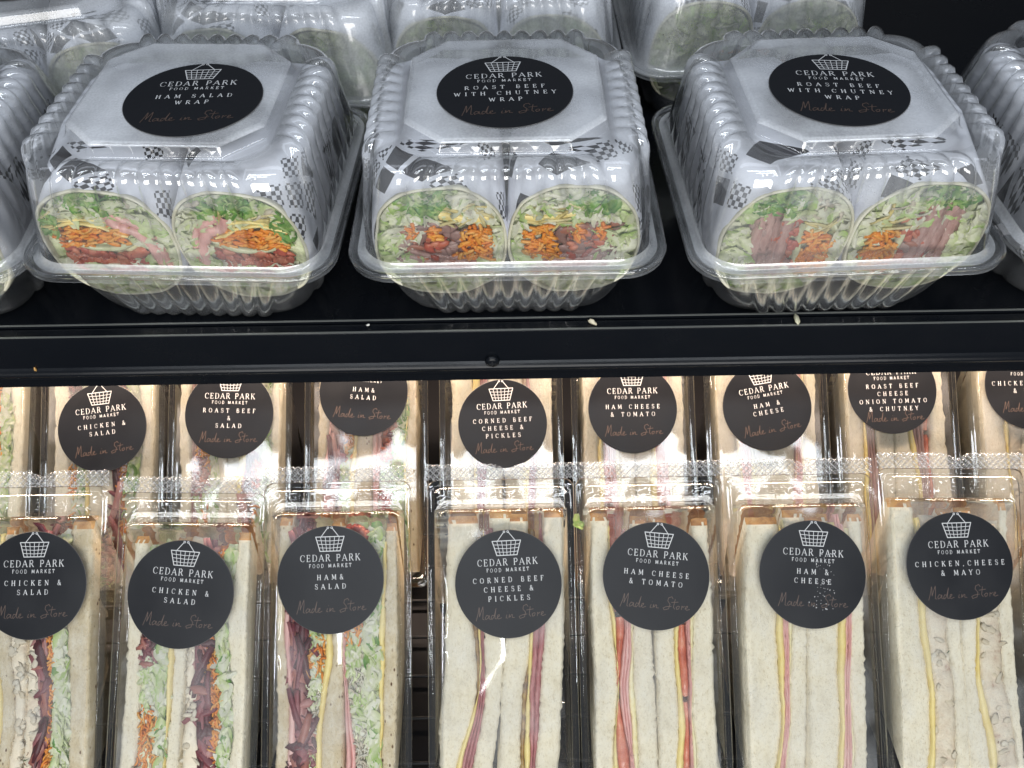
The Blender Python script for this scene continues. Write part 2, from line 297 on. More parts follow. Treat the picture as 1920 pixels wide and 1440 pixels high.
# glyph: width, strokes (thick?, points), serifs (x, y, half-width)
G = {
 'A': (.78, [(0, [(.04, 0), (.37, 1)]), (1, [(.37, 1), (.72, 0)]), (0, [(.16, .34), (.60, .34)])], [(.05, 0, .11), (.71, 0, .12)]),
 'B': (.68, [(1, [(.14, 0), (.14, 1)]), (0, [(.14, 1), (.35, 1)] + arc(.35, .76, .2, .24, 90, -90) + [(.14, .52)]), (1, arc(.35, .26, .25, .26, 90, -90)), (0, [(.35, 0), (.14, 0)])], []),
 'C': (.74, [(1, arc(.42, .5, .34, .5, 125, 235)), (0, arc(.42, .5, .34, .5, 125, 45)), (0, arc(.42, .5, .34, .5, 235, 318)), (0, [(.68, .95), (.68, .70)])], []),
 'D': (.78, [(1, [(.14, 0), (.14, 1)]), (0, [(.06, 1), (.36, 1)] + arc(.36, .5, .34, .5, 90, 50)), (1, arc(.36, .5, .34, .5, 50, -50)), (0, arc(.36, .5, .34, .5, -50, -90) + [(.06, 0)])], []),
 'E': (.64, [(1, [(.14, 0), (.14, 1)]), (0, [(.05, 1), (.54, 1), (.54, .82)]), (0, [(.14, .52), (.44, .52)]), (0, [(.05, 0), (.57, 0), (.57, .2)]), (0, [(.44, .62), (.44, .42)])], []),
 'F': (.60, [(1, [(.14, 0), (.14, 1)]), (0, [(.05, 1), (.54, 1), (.54, .82)]), (0, [(.14, .50), (.44, .50)])], [(.14, 0, .12)]),
 'H': (.82, [(1, [(.15, 0), (.15, 1)]), (1, [(.67, 0), (.67, 1)]), (0, [(.15, .52), (.67, .52)])], [(.15, 0, .12), (.15, 1, .12), (.67, 0, .12), (.67, 1, .12)]),
 'I': (.34, [(1, [(.17, 0), (.17, 1)])], [(.17, 0, .13), (.17, 1, .13)]),
 'K': (.78, [(1, [(.15, 0), (.15, 1)]), (0, [(.64, 1), (.15, .42)]), (1, [(.32, .60), (.70, 0)])], [(.15, 0, .12), (.15, 1, .12), (.62, 1, .11), (.68, 0, .12)]),
 'L': (.62, [(1, [(.15, 0), (.15, 1)]), (0, [(.05, 0), (.56, 0), (.56, .22)])], [(.15, 1, .12)]),
 'M': (.96, [(0, [(.12, 0), (.16, 1)]), (1, [(.16, 1), (.48, .12)]), (0, [(.48, .12), (.80, 1)]), (1, [(.80, 1), (.84, 0)])], [(.12, 0, .10), (.84, 0, .11), (.14, 1, .10), (.82, 1, .10)]),
 'N': (.84, [(0, [(.14, 0), (.14, 1)]), (1, [(.14, 1), (.70, 0)]), (0, [(.70, 0), (.70, 1)])], [(.14, 0, .11), (.10, 1, .09), (.70, 1, .11)]),
 'O': (.82, [(1, arc(.41, .5, .34, .5, 125, 235)), (0, arc(.41, .5, .34, .5, 235, 305)), (1, arc(.41, .5, .34, .5, 305, 415)), (0, arc(.41, .5, .34, .5, 55, 125))], []),
 'P': (.66, [(1, [(.14, 0), (.14, 1)]), (0, [(.05, 1), (.35, 1)]), (1, arc(.35, .73, .23, .27, 85, -85)), (0, [(.35, .46), (.14, .46)])], [(.14, 0, .12)]),
 'R': (.74, [(1, [(.14, 0), (.14, 1)]), (0, [(.05, 1), (.35, 1)]), (1, arc(.35, .75, .21, .25, 85, -85)), (0, [(.35, .50), (.14, .50)]), (1, [(.36, .50), (.66, 0)])], [(.14, 0, .12), (.68, 0, .08)]),
 'S': (.60, [(0, arc(.31, .76, .21, .24, 20, 110)), (1, arc(.31, .76, .21, .24, 110, 250) + arc(.31, .26, .23, .26, 80, -70)), (0, arc(.31, .26, .23, .26, -70, -165)), (0, [(.52, .98), (.52, .74)]), (0, [(.07, .02), (.07, .28)])], []),
 'T': (.72, [(1, [(.36, 0), (.36, 1)]), (0, [(.06, .80), (.06, 1), (.66, 1), (.66, .80)])], [(.36, 0, .12)]),
 'U': (.80, [(1, [(.15, 1), (.15, .32)] + arc(.41, .32, .26, .32, 180, 250)), (0, arc(.41, .32, .26, .32, 250, 360) + [(.67, 1)])], [(.15, 1, .12), (.67, 1, .11)]),
 'W': (1.04, [(1, [(.08, 1), (.32, 0)]), (0, [(.32, 0), (.53, .95)]), (1, [(.53, .95), (.76, 0)]), (0, [(.76, 0), (.97, 1)])], [(.08, 1, .10), (.97, 1, .10)]),
 'Y': (.74, [(1, [(.08, 1), (.37, .46)]), (0, [(.37, .46), (.67, 1)]), (1, [(.37, .46), (.37, 0)])], [(.08, 1, .11), (.67, 1, .10), (.37, 0, .12)]),
 '&': (.80, [(1, [(.66, 0), (.22, .66)] + arc(.33, .80, .14, .18, 200, 60, 6)), (0, arc(.33, .80, .14, .18, 60, -40, 6) + [(.40, .66), (.18, .42)]), (1, arc(.30, .22, .22, .22, 120, 250, 6)), (0, arc(.30, .22, .22, .22, 250, 330, 4) + [(.66, .52)])], []),
 ',': (.30, [(1, [(.15, .08), (.12, -.14)])], []), ' ': (.42, [], []), "'": (.30, [(1, [(.1, 1), (.16, .82)])], []),
}
SCRIPT = [
 [(0, 0), (.12, .5), (.2, 1.0), (.22, .9), (.2, .3), (.3, .65), (.42, 1.05), (.42, .7), (.38, .1), (.46, .05)],
 [(.75, .3), (.62, .38), (.52, .2), (.55, .05), (.68, .15), (.76, .35), (.74, .1), (.84, .05)],
 [(1.05, .3), (.92, .35), (.85, .15), (.9, .03), (1.02, .2), (1.16, .85), (1.08, .3), (1.08, .08), (1.17, .05)],
 [(1.18, .12), (1.32, .25), (1.33, .36), (1.24, .33), (1.2, .12), (1.28, .03), (1.45, .12)],
 [(1.75, .3), (1.7, .08), (1.78, .05)], [(1.80, .5), (1.82, .52)],
 [(1.86, .06), (1.9, .32), (1.92, .1), (2.02, .3), (2.07, .28), (2.05, .08), (2.18, .06)],
 [(2.97, .82), (2.9, .98), (2.72, .88), (2.68, .65), (2.82, .4), (2.75, .05), (2.5, -.05), (2.45, .1), (2.6, .2), (2.9, .25)],
 [(3.1, .8), (3.02, .2), (3.1, .05)], [(2.88, .55), (3.28, .6)],
 [(3.28, .3), (3.18, .2), (3.22, .04), (3.33, .1), (3.36, .28), (3.28, .3)],
 [(3.48, .05), (3.5, .32), (3.56, .22), (3.64, .32)],
 [(3.68, .12), (3.82, .24), (3.82, .34), (3.74, .32), (3.7, .12), (3.78, .03), (3.95, .1)]]
def stroke(mb, pts, wd, f):
    """ribbon of width wd along pts, f maps (x, y) to 3D; ends overlap slightly at joints"""
    for i in range(len(pts) - 1):
        (x0, y0), (x1, y1) = pts[i], pts[i + 1]
        L = math.hypot(x1 - x0, y1 - y0)
        if L < 1e-9: continue
        tx, ty = (x1 - x0) / L, (y1 - y0) / L; e = wd * .32 if len(pts) > 2 else 0
        nx, ny = -ty * wd / 2, tx * wd / 2
        a = (x0 - tx * e, y0 - ty * e); b = (x1 + tx * e, y1 + ty * e)
        mb.add([f(a[0] + nx, a[1] + ny), f(a[0] - nx, a[1] - ny), f(b[0] - nx, b[1] - ny), f(b[0] + nx, b[1] + ny)], [(0, 1, 2, 3)])
def text_line(mb, s, cx, y, h, track, f, thick=.115, thin=.06, serif=True, xs=1.0, width=None, miss=0, rnd=None):
    adv = [G[c][0] * h * xs + track for c in s]; tot = sum(adv) - track
    if width:
        k = width / tot; track *= k; xs *= k; adv = [G[c][0] * h * xs + track for c in s]; tot = sum(adv) - track
    x = cx - tot / 2
    for c, a in zip(s, adv):
        _, st, se = G[c]
        for th, pts in st:
            if rnd and rnd.random() < miss: continue
            stroke(mb, [(x + px * h * xs, y + py * h) for px, py in pts], (thick if (th and serif) else (thin if serif else .13)) * h, f)
        if serif:
            for sx, sy, hw in se: stroke(mb, [(x + (sx - hw) * h * xs, y + sy * h), (x + (sx + hw) * h * xs, y + sy * h)], thin * h, f)
        x += a
def sticker(parent, radius, lines, loc, rot, seed=0, y0=.0, scuff=False, bowl=None, warp=None):
    """round black label: disc + white print + bronze script; bowl bends it with the face below"""
    rnd = random.Random(seed)
    root = empty('sticker_label'); root.parent = parent; root.location = loc; root.rotation_euler = rot
    # the disc is the label; its prints are sub-parts
    bpy.data.objects.remove(root)
    def f(x, y, z=.0):
        wx = (x * radius, y * radius)
        zz = z + (bowl(wx[0], wx[1]) if bowl else 0)
        if warp: wx = warp(wx[0], wx[1])
        return (wx[0], wx[1], zz)
    d = MB(); nR, nA = 8, 72
    vs = [f(0, 0, .0002)]
    for i in range(1, nR + 1):
        for j in range(nA):
            a = 2 * PI * j / nA; vs.append(f(math.cos(a) * i / nR, math.sin(a) * i / nR, .0002))
    fs = [(0, 1 + j, 1 + (j + 1) % nA) for j in range(nA)]
    for i in range(nR - 1):
        for j in range(nA):
            a = 1 + i * nA + j; b = 1 + i * nA + (j + 1) % nA; fs.append((a, a + nA, b + nA, b))
    d.add(vs, fs)
    b0 = 1 + (nR - 1) * nA
    rim = [f(math.cos(2 * PI * j / nA), math.sin(2 * PI * j / nA), .0002) for j in range(nA)] + [f(1.008 * math.cos(2 * PI * j / nA), 1.008 * math.sin(2 * PI * j / nA), .00005) for j in range(nA)]
    d.add(rim, [(j, j + nA, (j + 1) % nA + nA, (j + 1) % nA) for j in range(nA)], 1)
    disc = d.obj('sticker', [M['sticker'], M['edge']], parent)
    disc.location = loc; disc.rotation_euler = rot
    fp = lambda x, y: f(x, y, .00032)
    # basket emblem
    b = MB(); wd = .013
    top, bot, ty, by = .27, .19, .80, .53
    ed = [(-top, ty), (top, ty), (bot, by), (-bot, by), (-top, ty)]
    stroke(b, ed, wd * 1.2, fp)
    for k in (1, 2, 3):
        t = k / 4; y = ty + (by - ty) * t; x = top + (bot - top) * t; stroke(b, [(-x, y), (0, y - .012), (x, y)], wd * .8, fp)
    for k in range(1, 6):
        t = k / 6; stroke(b, [(-top + 2 * top * t, ty), (-bot + 2 * bot * t, by)], wd * .8, fp)
    for s in (-1, 1):
        stroke(b, [(s * .17, ty), (s * .05, .955)], wd, fp); stroke(b, arc(s * .035, .97, .018, .018, 0, 360, 6), wd * .9, fp)
    b.obj('basket_emblem', M['white'], disc, smooth=False)
    t = MB()
    text_line(t, 'CEDAR PARK', 0, .345, .122, .03, fp, width=1.14)
    text_line(t, 'FOOD MARKET', 0, .225, .068, .035, fp, serif=False, width=.80)
    t.obj('shop_print', M['white'], disc, smooth=False)
    t = MB(); n = len(lines); hh = .092
    yy = -.0 if n < 3 else .03
    for k, s in enumerate(lines):
        text_line(t, s, y0, yy - k * .172, hh, .064, fp, thick=.145, thin=.08)
    t.obj('product_print', M['white'], disc, smooth=False)
    t = MB(); sc_ = .325; ysc = -.62 if n < 3 else (-.66 if n == 3 else -.74)
    for pl in SCRIPT: stroke(t, [(x * sc_ * 1.02 - .64, ysc + y * sc_ * .75 + .04 * x * .2) for x, y in pl], .0115, fp)
    t.obj('script_print', M['bronze'], disc, smooth=False)
    if scuff:
        t = MB()
        for _ in range(60):
            x, y = rnd.gauss(.18, .10), rnd.uniform(-.65, .42); r = rnd.uniform(.006, .017)
            t.add([f(x + r * math.cos(q * 2 + rnd.random()), y + r * math.sin(q * 2 + rnd.random()), .00036) for q in range(3)], [(0, 1, 2)])
        t.obj('scuff_mark', M['white'], disc, smooth=False, kind='stuff')
    return disc

# ------------------------------------------------------------------ generic food geometry
def nz(x, y, z=0): return noise.noise((x, y, z))
def layer_mesh(name, xl, xr, y0, y1, z0, mats, parent, n=70, m=6, amp=.0004, fr=300, seed=0, rnd=.5, depth=.06, D=.078, crust_top=0, low=0, rag=.0002, kind=None):
    """slab seen edge-on: fills between curves xl(y) and xr(y), reaches back towards the apex of the wedge"""
    mb = MB(); W = m + 1; vs = []; mi = []
    for i in range(n + 1):
        y = y0 + (y1 - y0) * i / n
        a, b = xl(y), xr(y)
        if b - a < .0004: b = a + .0004
        a += rag * nz(y * 500, seed, 3) ; b += rag * nz(y * 500, seed, 9)
        if crust_top: yy = y - .0016 * (abs(2 * 0 - 1)) * 0
        for j in range(W):
            s = j / m; x = a + (b - a) * s
            e = abs(2 * s - 1) ** 6; ey = max(0, 1 - min(i, n - i) / 2.2)
            z = z0 - low - rnd * .0022 * (e * .8 + ey * .7) + amp * nz(x * fr, y * fr, seed) + amp * 1.4 * nz(x * fr * .3, y * fr * .3, seed + 5)
            yo = 0
            if i in (0, n): yo = .0009 * nz(x * 260, seed, 7) * (1 if i == 0 else -1)
            vs.append((x, y + yo, z))
    fs = []; k = 1 - depth / D
    for i in range(n):
        for j in range(m):
            q = i * W + j; fs.append((q, q + 1, q + W + 1, q + W)); y = y0 + (y1 - y0) * (i + .5) / n
            lim = crust_top * (1 + .5 * nz(j * .7, seed, 1))
            mi.append(1 if crust_top and y > y1 - lim else 0)
    nb = len(vs); ym = 0.0
    for i in range(n + 1):
        y = y0 + (y1 - y0) * i / n; yb = ym + (y - ym) * k
        vs.append((xl(y) , yb, z0 - depth)); vs.append((xr(y), yb, z0 - depth))
    for i in range(n):
        fs.append((i * W, (i + 1) * W, nb + 2 * i + 2, nb + 2 * i)); mi.append(0)
        fs.append((i * W + m, nb + 2 * i + 1, nb + 2 * i + 3, (i + 1) * W + m)); mi.append(0)
        fs.append((nb + 2 * i, nb + 2 * i + 2, nb + 2 * i + 3, nb + 2 * i + 1)); mi.append(1)
    fs.append(tuple(range(W)) + (nb + 1, nb)); mi.append(1)
    fs.append(tuple(n * W + m - j for j in range(W)) + (nb + 2 * n, nb + 2 * n + 1)); mi.append(1)
    mb.v = vs; mb.f = fs; mb.m = mi if len(mats) > 1 else [0] * len(fs); mb.c = [(1, 1, 1)] * len(vs)
    return mb.obj(name, mats, parent, kind=kind)

def strand(mb, rnd, p, ang, L, wd, th, curl, col, k=5, roll=None):
    x, y, z = p; roll = rnd.uniform(-1.2, 1.2) if roll is None else roll
    vs = []; a = ang - curl * .5; dz = rnd.uniform(-.25, .25)
    zz = z; px, py = x - math.cos(ang) * L / 2, y - math.sin(ang) * L / 2
    for i in range(k):
        t = i / (k - 1); tap = 1 - .35 * abs(2 * t - 1) ** 3
        nx, ny = -math.sin(a), math.cos(a); cr, sr = math.cos(roll), math.sin(roll)
        wx, wy, wz = nx * cr * wd / 2 * tap, ny * cr * wd / 2 * tap, sr * wd / 2 * tap
        tx, ty, tz = -nx * sr * th / 2, -ny * sr * th / 2, cr * th / 2
        for sx, sy in ((1, 1), (1, -1), (-1, -1), (-1, 1)):
            vs.append((px + sx * wx + sy * tx, py + sx * wy + sy * ty, zz + sx * wz + sy * tz))
        a += curl / (k - 1) * rnd.uniform(.4, 1.6); roll += rnd.uniform(-.25, .25)
        px += math.cos(a) * L / (k - 1); py += math.sin(a) * L / (k - 1); zz += dz * L / (k - 1) * .5
    fs = [(3, 2, 1, 0), tuple(4 * (k - 1) + i for i in range(4))]
    for i in range(k - 1):
        for q in range(4): fs.append((4 * i + q, 4 * i + (q + 1) % 4, 4 * i + 4 + (q + 1) % 4, 4 * i + 4 + q))
    mb.add(vs, fs, 0, col)
def flake(mb, rnd, p, L, Wd, ang, c0, c1, crump=.3, n=5, th=.0005):
    """crumpled bit of leaf, colour runs from rib c0 to edge c1"""
    s = rnd.random() * 50; vs = []; cols = []; tz = rnd.uniform(-.7, .7); tw = rnd.uniform(-.7, .7)
    ca, sa = math.cos(ang), math.sin(ang)
    for i in range(n):
        for j in range(n):
            u = (i / (n - 1) - .5); v = (j / (n - 1) - .5)
            r = 1 - .28 * (abs(2 * v) ** 2) + .18 * nz(u * 3 + s, v * 3)
            x = u * L * r; y = v * Wd * (1 - .3 * abs(2 * u) ** 2 + .2 * nz(u * 4, v * 2 + s))
            z = crump * L * nz(u * 3.2 + s, v * 3.2 + s) + tz * v * Wd + tw * u * L * .5
            vs.append((p[0] + x * ca - y * sa, p[1] + x * sa + y * ca, p[2] + z * .6))
            cols.append(mix(c0, c1, min(1, max(0, abs(2 * v) * 1.1 + .4 * nz(u * 5 + s, v * 5)))))
    fs = [(i * n + j, i * n + j + 1, (i + 1) * n + j + 1, (i + 1) * n + j) for i in range(n - 1) for j in range(n - 1)]
    b = len(mb.v); mb.add(vs, fs); mb.c[b:] = cols
def chunk(mb, rnd, p, rx, ry, rz, col, jag=.35):
    s = rnd.random() * 60; vs = []; nu, nv = 7, 5; a = rnd.random() * PI
    for i in range(nv):
        t = PI * (i + .5) / nv
        for j in range(nu):
            q = 2 * PI * j / nu; d = (math.sin(t) * math.cos(q), math.sin(t) * math.sin(q), math.cos(t))
            r = 1 + jag * 1.6 * nz(d[0] * 1.5 + s, d[1] * 1.5, d[2] * 1.5)
            x, y = d[0] * rx * r, d[1] * ry * r
            vs.append((p[0] + x * math.cos(a) - y * math.sin(a), p[1] + x * math.sin(a) + y * math.cos(a), p[2] + d[2] * rz * r))
    fs = [tuple(range(nu))[::-1], tuple((nv - 1) * nu + j for j in range(nu))]
    fs = [tuple(reversed(f)) for f in fs]
    for i in range(nv - 1):
        for j in range(nu): fs.append((i * nu + j, (i + 1) * nu + j, (i + 1) * nu + (j + 1) % nu, i * nu + (j + 1) % nu))
    mb.add(vs, fs, 0, col)
def obj_veg(mb, name, parent):
    mb.v = [(max(-.0362, min(.0362, x)), max(-.0805, min(.0740, y)), min(z, .0022)) for x, y, z in mb.v]
    return mb.obj(name, [M['veg']], parent, color=True, kind='stuff')

LET = [((.82, .82, .62), (.62, .70, .33)), ((.84, .83, .68), (.72, .76, .48)), ((.74, .78, .48), (.42, .60, .16)), ((.86, .85, .72), (.80, .80, .60))]
GRN = [((.30, .46, .12), (.07, .24, .03)), ((.45, .58, .2), (.16, .38, .05))]
CAR = [(.95, .33, .02), (.98, .42, .05), (.88, .26, .02), (.96, .50, .12)]
BEE = [(.14, .018, .03), (.22, .035, .05), (.36, .11, .12), (.10, .012, .02), (.55, .26, .24), (.46, .16, .12)]
CHE = [(.80, .66, .26), (.84, .74, .40), (.76, .66, .32)]
ONI = [(.74, .70, .58), (.70, .62, .48)]

def veg_fill(kind, mb, rnd, xl, xr, y0, y1, z, dens=1.0):
    """scatter cut vegetables in a band xl(y)..xr(y)"""
    H = y1 - y0; Wm = xr((y0 + y1) / 2) - xl((y0 + y1) / 2); A = H * max(Wm, .002)
    def pt(pad=.0006):
        y = rnd.uniform(y0 + .001, y1 - .001); a, b = xl(y) + pad, xr(y) - pad
        return (rnd.uniform(min(a, b), max(a, b)), y, z + rnd.uniform(-.0020, .0008))
    def many(per): return max(2, int(A * 1e6 * per * dens))
    if kind == 'lettuce':
        for _ in range(many(.15)):
            c = rnd.choice(LET if rnd.random() < .88 else GRN); wd = min(Wm * 1.0, rnd.uniform(.005, .009))
            flake(mb, rnd, pt(wd * .35), rnd.uniform(.008, .017), wd, PI / 2 + rnd.gauss(0, .5), c[0], c[1])
        for _ in range(many(.035)):
            c = rnd.choice(LET); strand(mb, rnd, pt(), PI / 2 + rnd.gauss(0, .6), rnd.uniform(.004, .009), rnd.uniform(.0008, .0018), .0005, rnd.uniform(-1.5, 1.5), mix(c[0], c[1], rnd.random()))
    elif kind == 'carrot':
        for _ in range(many(.42)):
            strand(mb, rnd, pt(), PI / 2 + rnd.gauss(0, .9), rnd.uniform(.003, .007), rnd.uniform(.0008, .0014), .0009, rnd.uniform(-1.6, 1.6), rnd.choice(CAR))
    elif kind == 'beet':
        for _ in range(many(.035)):
            chunk(mb, rnd, pt(.001), min(Wm * .42, .0034), rnd.uniform(.004, .009), .0016, rnd.choice(BEE), .3)
        for _ in range(many(.06)):
            strand(mb, rnd, pt(), PI / 2 + rnd.gauss(0, .25), rnd.uniform(.014, .032), rnd.uniform(.003, .0055), .0016, rnd.uniform(-.4, .4), rnd.choice(BEE), roll=rnd.uniform(-.5, .5))
    elif kind == 'salad':
        zones = [rnd.choice(['carrot', 'beet', 'lettuce', 'carrot', 'tom', 'onion', 'lettuce']) for _ in range(9)]
        for _ in range(many(.34)):
            p = pt(); zk = zones[int(min(8.99, 9 * (p[1] - y0) / H + rnd.uniform(-.5, .5)) % 9)]
            if zk == 'carrot': strand(mb, rnd, p, PI / 2 + rnd.gauss(0, .8), rnd.uniform(.003, .007), .0012, .0009, rnd.uniform(-1.5, 1.5), rnd.choice(CAR))
            elif zk == 'beet': chunk(mb, rnd, p, .0016, rnd.uniform(.002, .0045), .0012, rnd.choice(BEE), .3)
            elif zk == 'tom': chunk(mb, rnd, p, .002, rnd.uniform(.002, .004), .0012, rnd.choice([(.50, .07, .03), (.62, .16, .08), (.4, .04, .02)]), .35)
            elif zk == 'onion': strand(mb, rnd, p, PI / 2 + rnd.gauss(0, .7), rnd.uniform(.003, .006), .0011, .0008, 1.2, rnd.choice(ONI))
            else:
                c = rnd.choice(LET); flake(mb, rnd, p, rnd.uniform(.004, .007), .0032, PI / 2 + rnd.gauss(0, .6), c[0], c[1])
    elif kind == 'chicken':
        for _ in range(many(.12)):
            c = rnd.choice([(.84, .75, .58), (.78, .68, .50), (.86, .79, .64)]); chunk(mb, rnd, pt(.001), rnd.uniform(.001, .0022), rnd.uniform(.0016, .004), .0005, c, .45)
        for _ in range(many(.012)):
            strand(mb, rnd, pt(), rnd.uniform(0, 3), rnd.uniform(.001, .003), .0006, .0005, .8, rnd.choice([(.32, .18, .10), (.08, .14, .05)]))

# ------------------------------------------------------------------ sandwiches
KIND_PART = dict(bread='bread_slice', grain='bread_slice', ham='ham_slice', cheese='cheese_slice', butter='butter_layer', tomato='tomato_slice',
                 beef='roast_beef_slice', corned='corned_beef_slice', pickle='pickle_layer', chicken='chicken_filling', mayo='chicken_mayonnaise',
                 beet='beetroot', lettuce='lettuce', carrot='carrot', salad='salad_filling')
def sandwich(label, layers, x0, x1, pack, seed, sway=.0, tops=None, group=None, bottom=-.0795, top=.0728, n=70, belly=0):
    """layers: (kind, relative width); sandwich stands between x0 and x1 of the pack's face"""
    rnd = random.Random(seed)
    root = empty('sandwich'); root.matrix_world = pack['mw']
    tag(root, label, 'sandwich', group)
    tot = sum(l[1] for l in layers); cum = 0
    ph = rnd.uniform(0, 6)
    def bound(k, frac):
        def g(y):
            t = (y + .074) / .146
            base = x0 + (x1 - x0) * frac
            s = sway * ((1 - max(0, min(1, t))) ** 1.6 - .4) + belly * math.sin(PI * min(1, max(0, t))) * math.sin(PI * frac)
            wob = .0058 * nz(y * 16, seed * 3.1, k * .45 + ph) + .0011 * nz(y * 55, seed, k * 2)
            if k == 0 or k == len(layers): wob *= .45
            return max(-.0372, min(.0372, base + s + wob))
        return g
    for k, (kind, wd) in enumerate(layers):
        xl = bound(k, cum / tot); cum += wd; xr = bound(k + 1, cum / tot)
        nm = KIND_PART[kind]; sd = seed * 17 + k
        tp = top + (tops[k] if tops and k < len(tops) else 0)
        if kind in ('bread', 'grain'):
            layer_mesh(nm, xl, xr, bottom, tp + rnd.uniform(-.002, .002), -.0005 - rnd.uniform(0, .001), [M[kind], M['crust']], root, n=n, m=8, amp=.00035, fr=420, seed=sd, rnd=.9, crust_top=.0036, rag=.0015)
            bm = link
        elif kind in ('ham', 'cheese', 'corned', 'beef', 'tomato', 'butter', 'pickle'):
            d = dict(ham=-.0002, cheese=.0001, corned=-.001, beef=-.001, tomato=-.0014, butter=-.001, pickle=-.0012)[kind]
            subs = 1
            if kind in ('ham', 'beef', 'corned') and wd > .0028: subs = 3 if wd > .0045 else 2
            for q in range(subs):
                wv = .0005 if subs > 1 else 0
                fa = lambda y, q=q: xl(y) + (xr(y) - xl(y)) * q / subs + (wv * nz(y * 60, sd, q) if q else 0)
                fb = lambda y, q=q: xl(y) + (xr(y) - xl(y)) * (q + 1) / subs + (wv * nz(y * 60, sd, q + 1) if q < subs - 1 else 0)
                if kind == 'tomato':
                    ya = bottom + .002; cnt = 3; h = (tp - .008 - ya) / cnt
                    for c in range(cnt):
                        layer_mesh(nm, fa, fb, ya + c * h + .0015, ya + (c + 1) * h - .0015, d - rnd.uniform(0, .001), [M['tomato']], root, n=16, m=3, seed=sd + c, rnd=1, amp=.0006, fr=200, rag=.0008, depth=.05)
                else:
                    layer_mesh(nm, fa, fb, bottom + rnd.uniform(.0, .003), tp - rnd.uniform(.004, .012), d - rnd.uniform(0, .0008), [M[kind]], root, n=n, m=3, seed=sd + q, rnd=.5, amp=.0005, fr=180, rag=.0005)
        else:
            base = dict(chicken='chicken', mayo='mayo', beet='beet', lettuce='lettbase', carrot='carrotbase', salad='lettbase')[kind]
            layer_mesh(nm, xl, xr, bottom + .001, tp - .005, -.0028 if kind not in ('mayo', 'chicken') else -.0012, [M[base]], root, n=n, m=5, amp=.0014, fr=160, seed=sd, rnd=.8, rag=.0008, kind=None if kind in ('chicken', 'mayo') else 'stuff')
            mb = MB(); vk = {'mayo': 'chicken'}.get(kind, kind)
            veg_fill(vk, mb, rnd, xl, xr, bottom + .001, tp - .006, -.0014, .3 if kind == 'mayo' else 1)
            obj_veg(mb, {'chicken': 'chicken_piece', 'mayo': 'chicken_piece', 'beet': 'beetroot_piece', 'lettuce': 'lettuce_shred', 'carrot': 'carrot_shred', 'salad': 'salad_piece'}[kind], root)
    return root

# ------------------------------------------------------------------ sandwich wedge pack
def rring(hw, y0, y1, r, z, nc=7):
    """rounded rectangle ring, x in +-hw, y in y0..y1"""
    pts = []
    for cx, cyy, a in ((hw - r, y1 - r, 0), (-hw + r, y1 - r, 90), (-hw + r, y0 + r, 180), (hw - r, y0 + r, 270)):
        for i in range(nc + 1):
            t = R(a + 90 * i / nc); pts.append((cx + r * math.cos(t), cyy + r * math.sin(t), z))
    return pts
def loft(mb, rings, mi=0, cap_last=False, grid=None, closed=True):
    n = len(rings[0]); vs = [p for r in rings for p in r]; fs = []
    for k in range(len(rings) - 1):
        for i in range(n if closed else n - 1):
            j = (i + 1) % n; fs.append((k * n + i, k * n + j, (k + 1) * n + j, (k + 1) * n + i))
    if cap_last: fs.append(tuple((len(rings) - 1) * n + i for i in range(n)))
    mb.add(vs, fs, mi)
FACE_Z = .0042
def face_z(x, y):
    """gentle swell of the lid's front panel"""
    u, v = x / .036, y / .074
    return FACE_Z + .0005 * max(0, 1 - u * u) * max(0, 1 - v * v) + .00018 * math.sin(x * 160 + 1) * math.cos(y * 90)
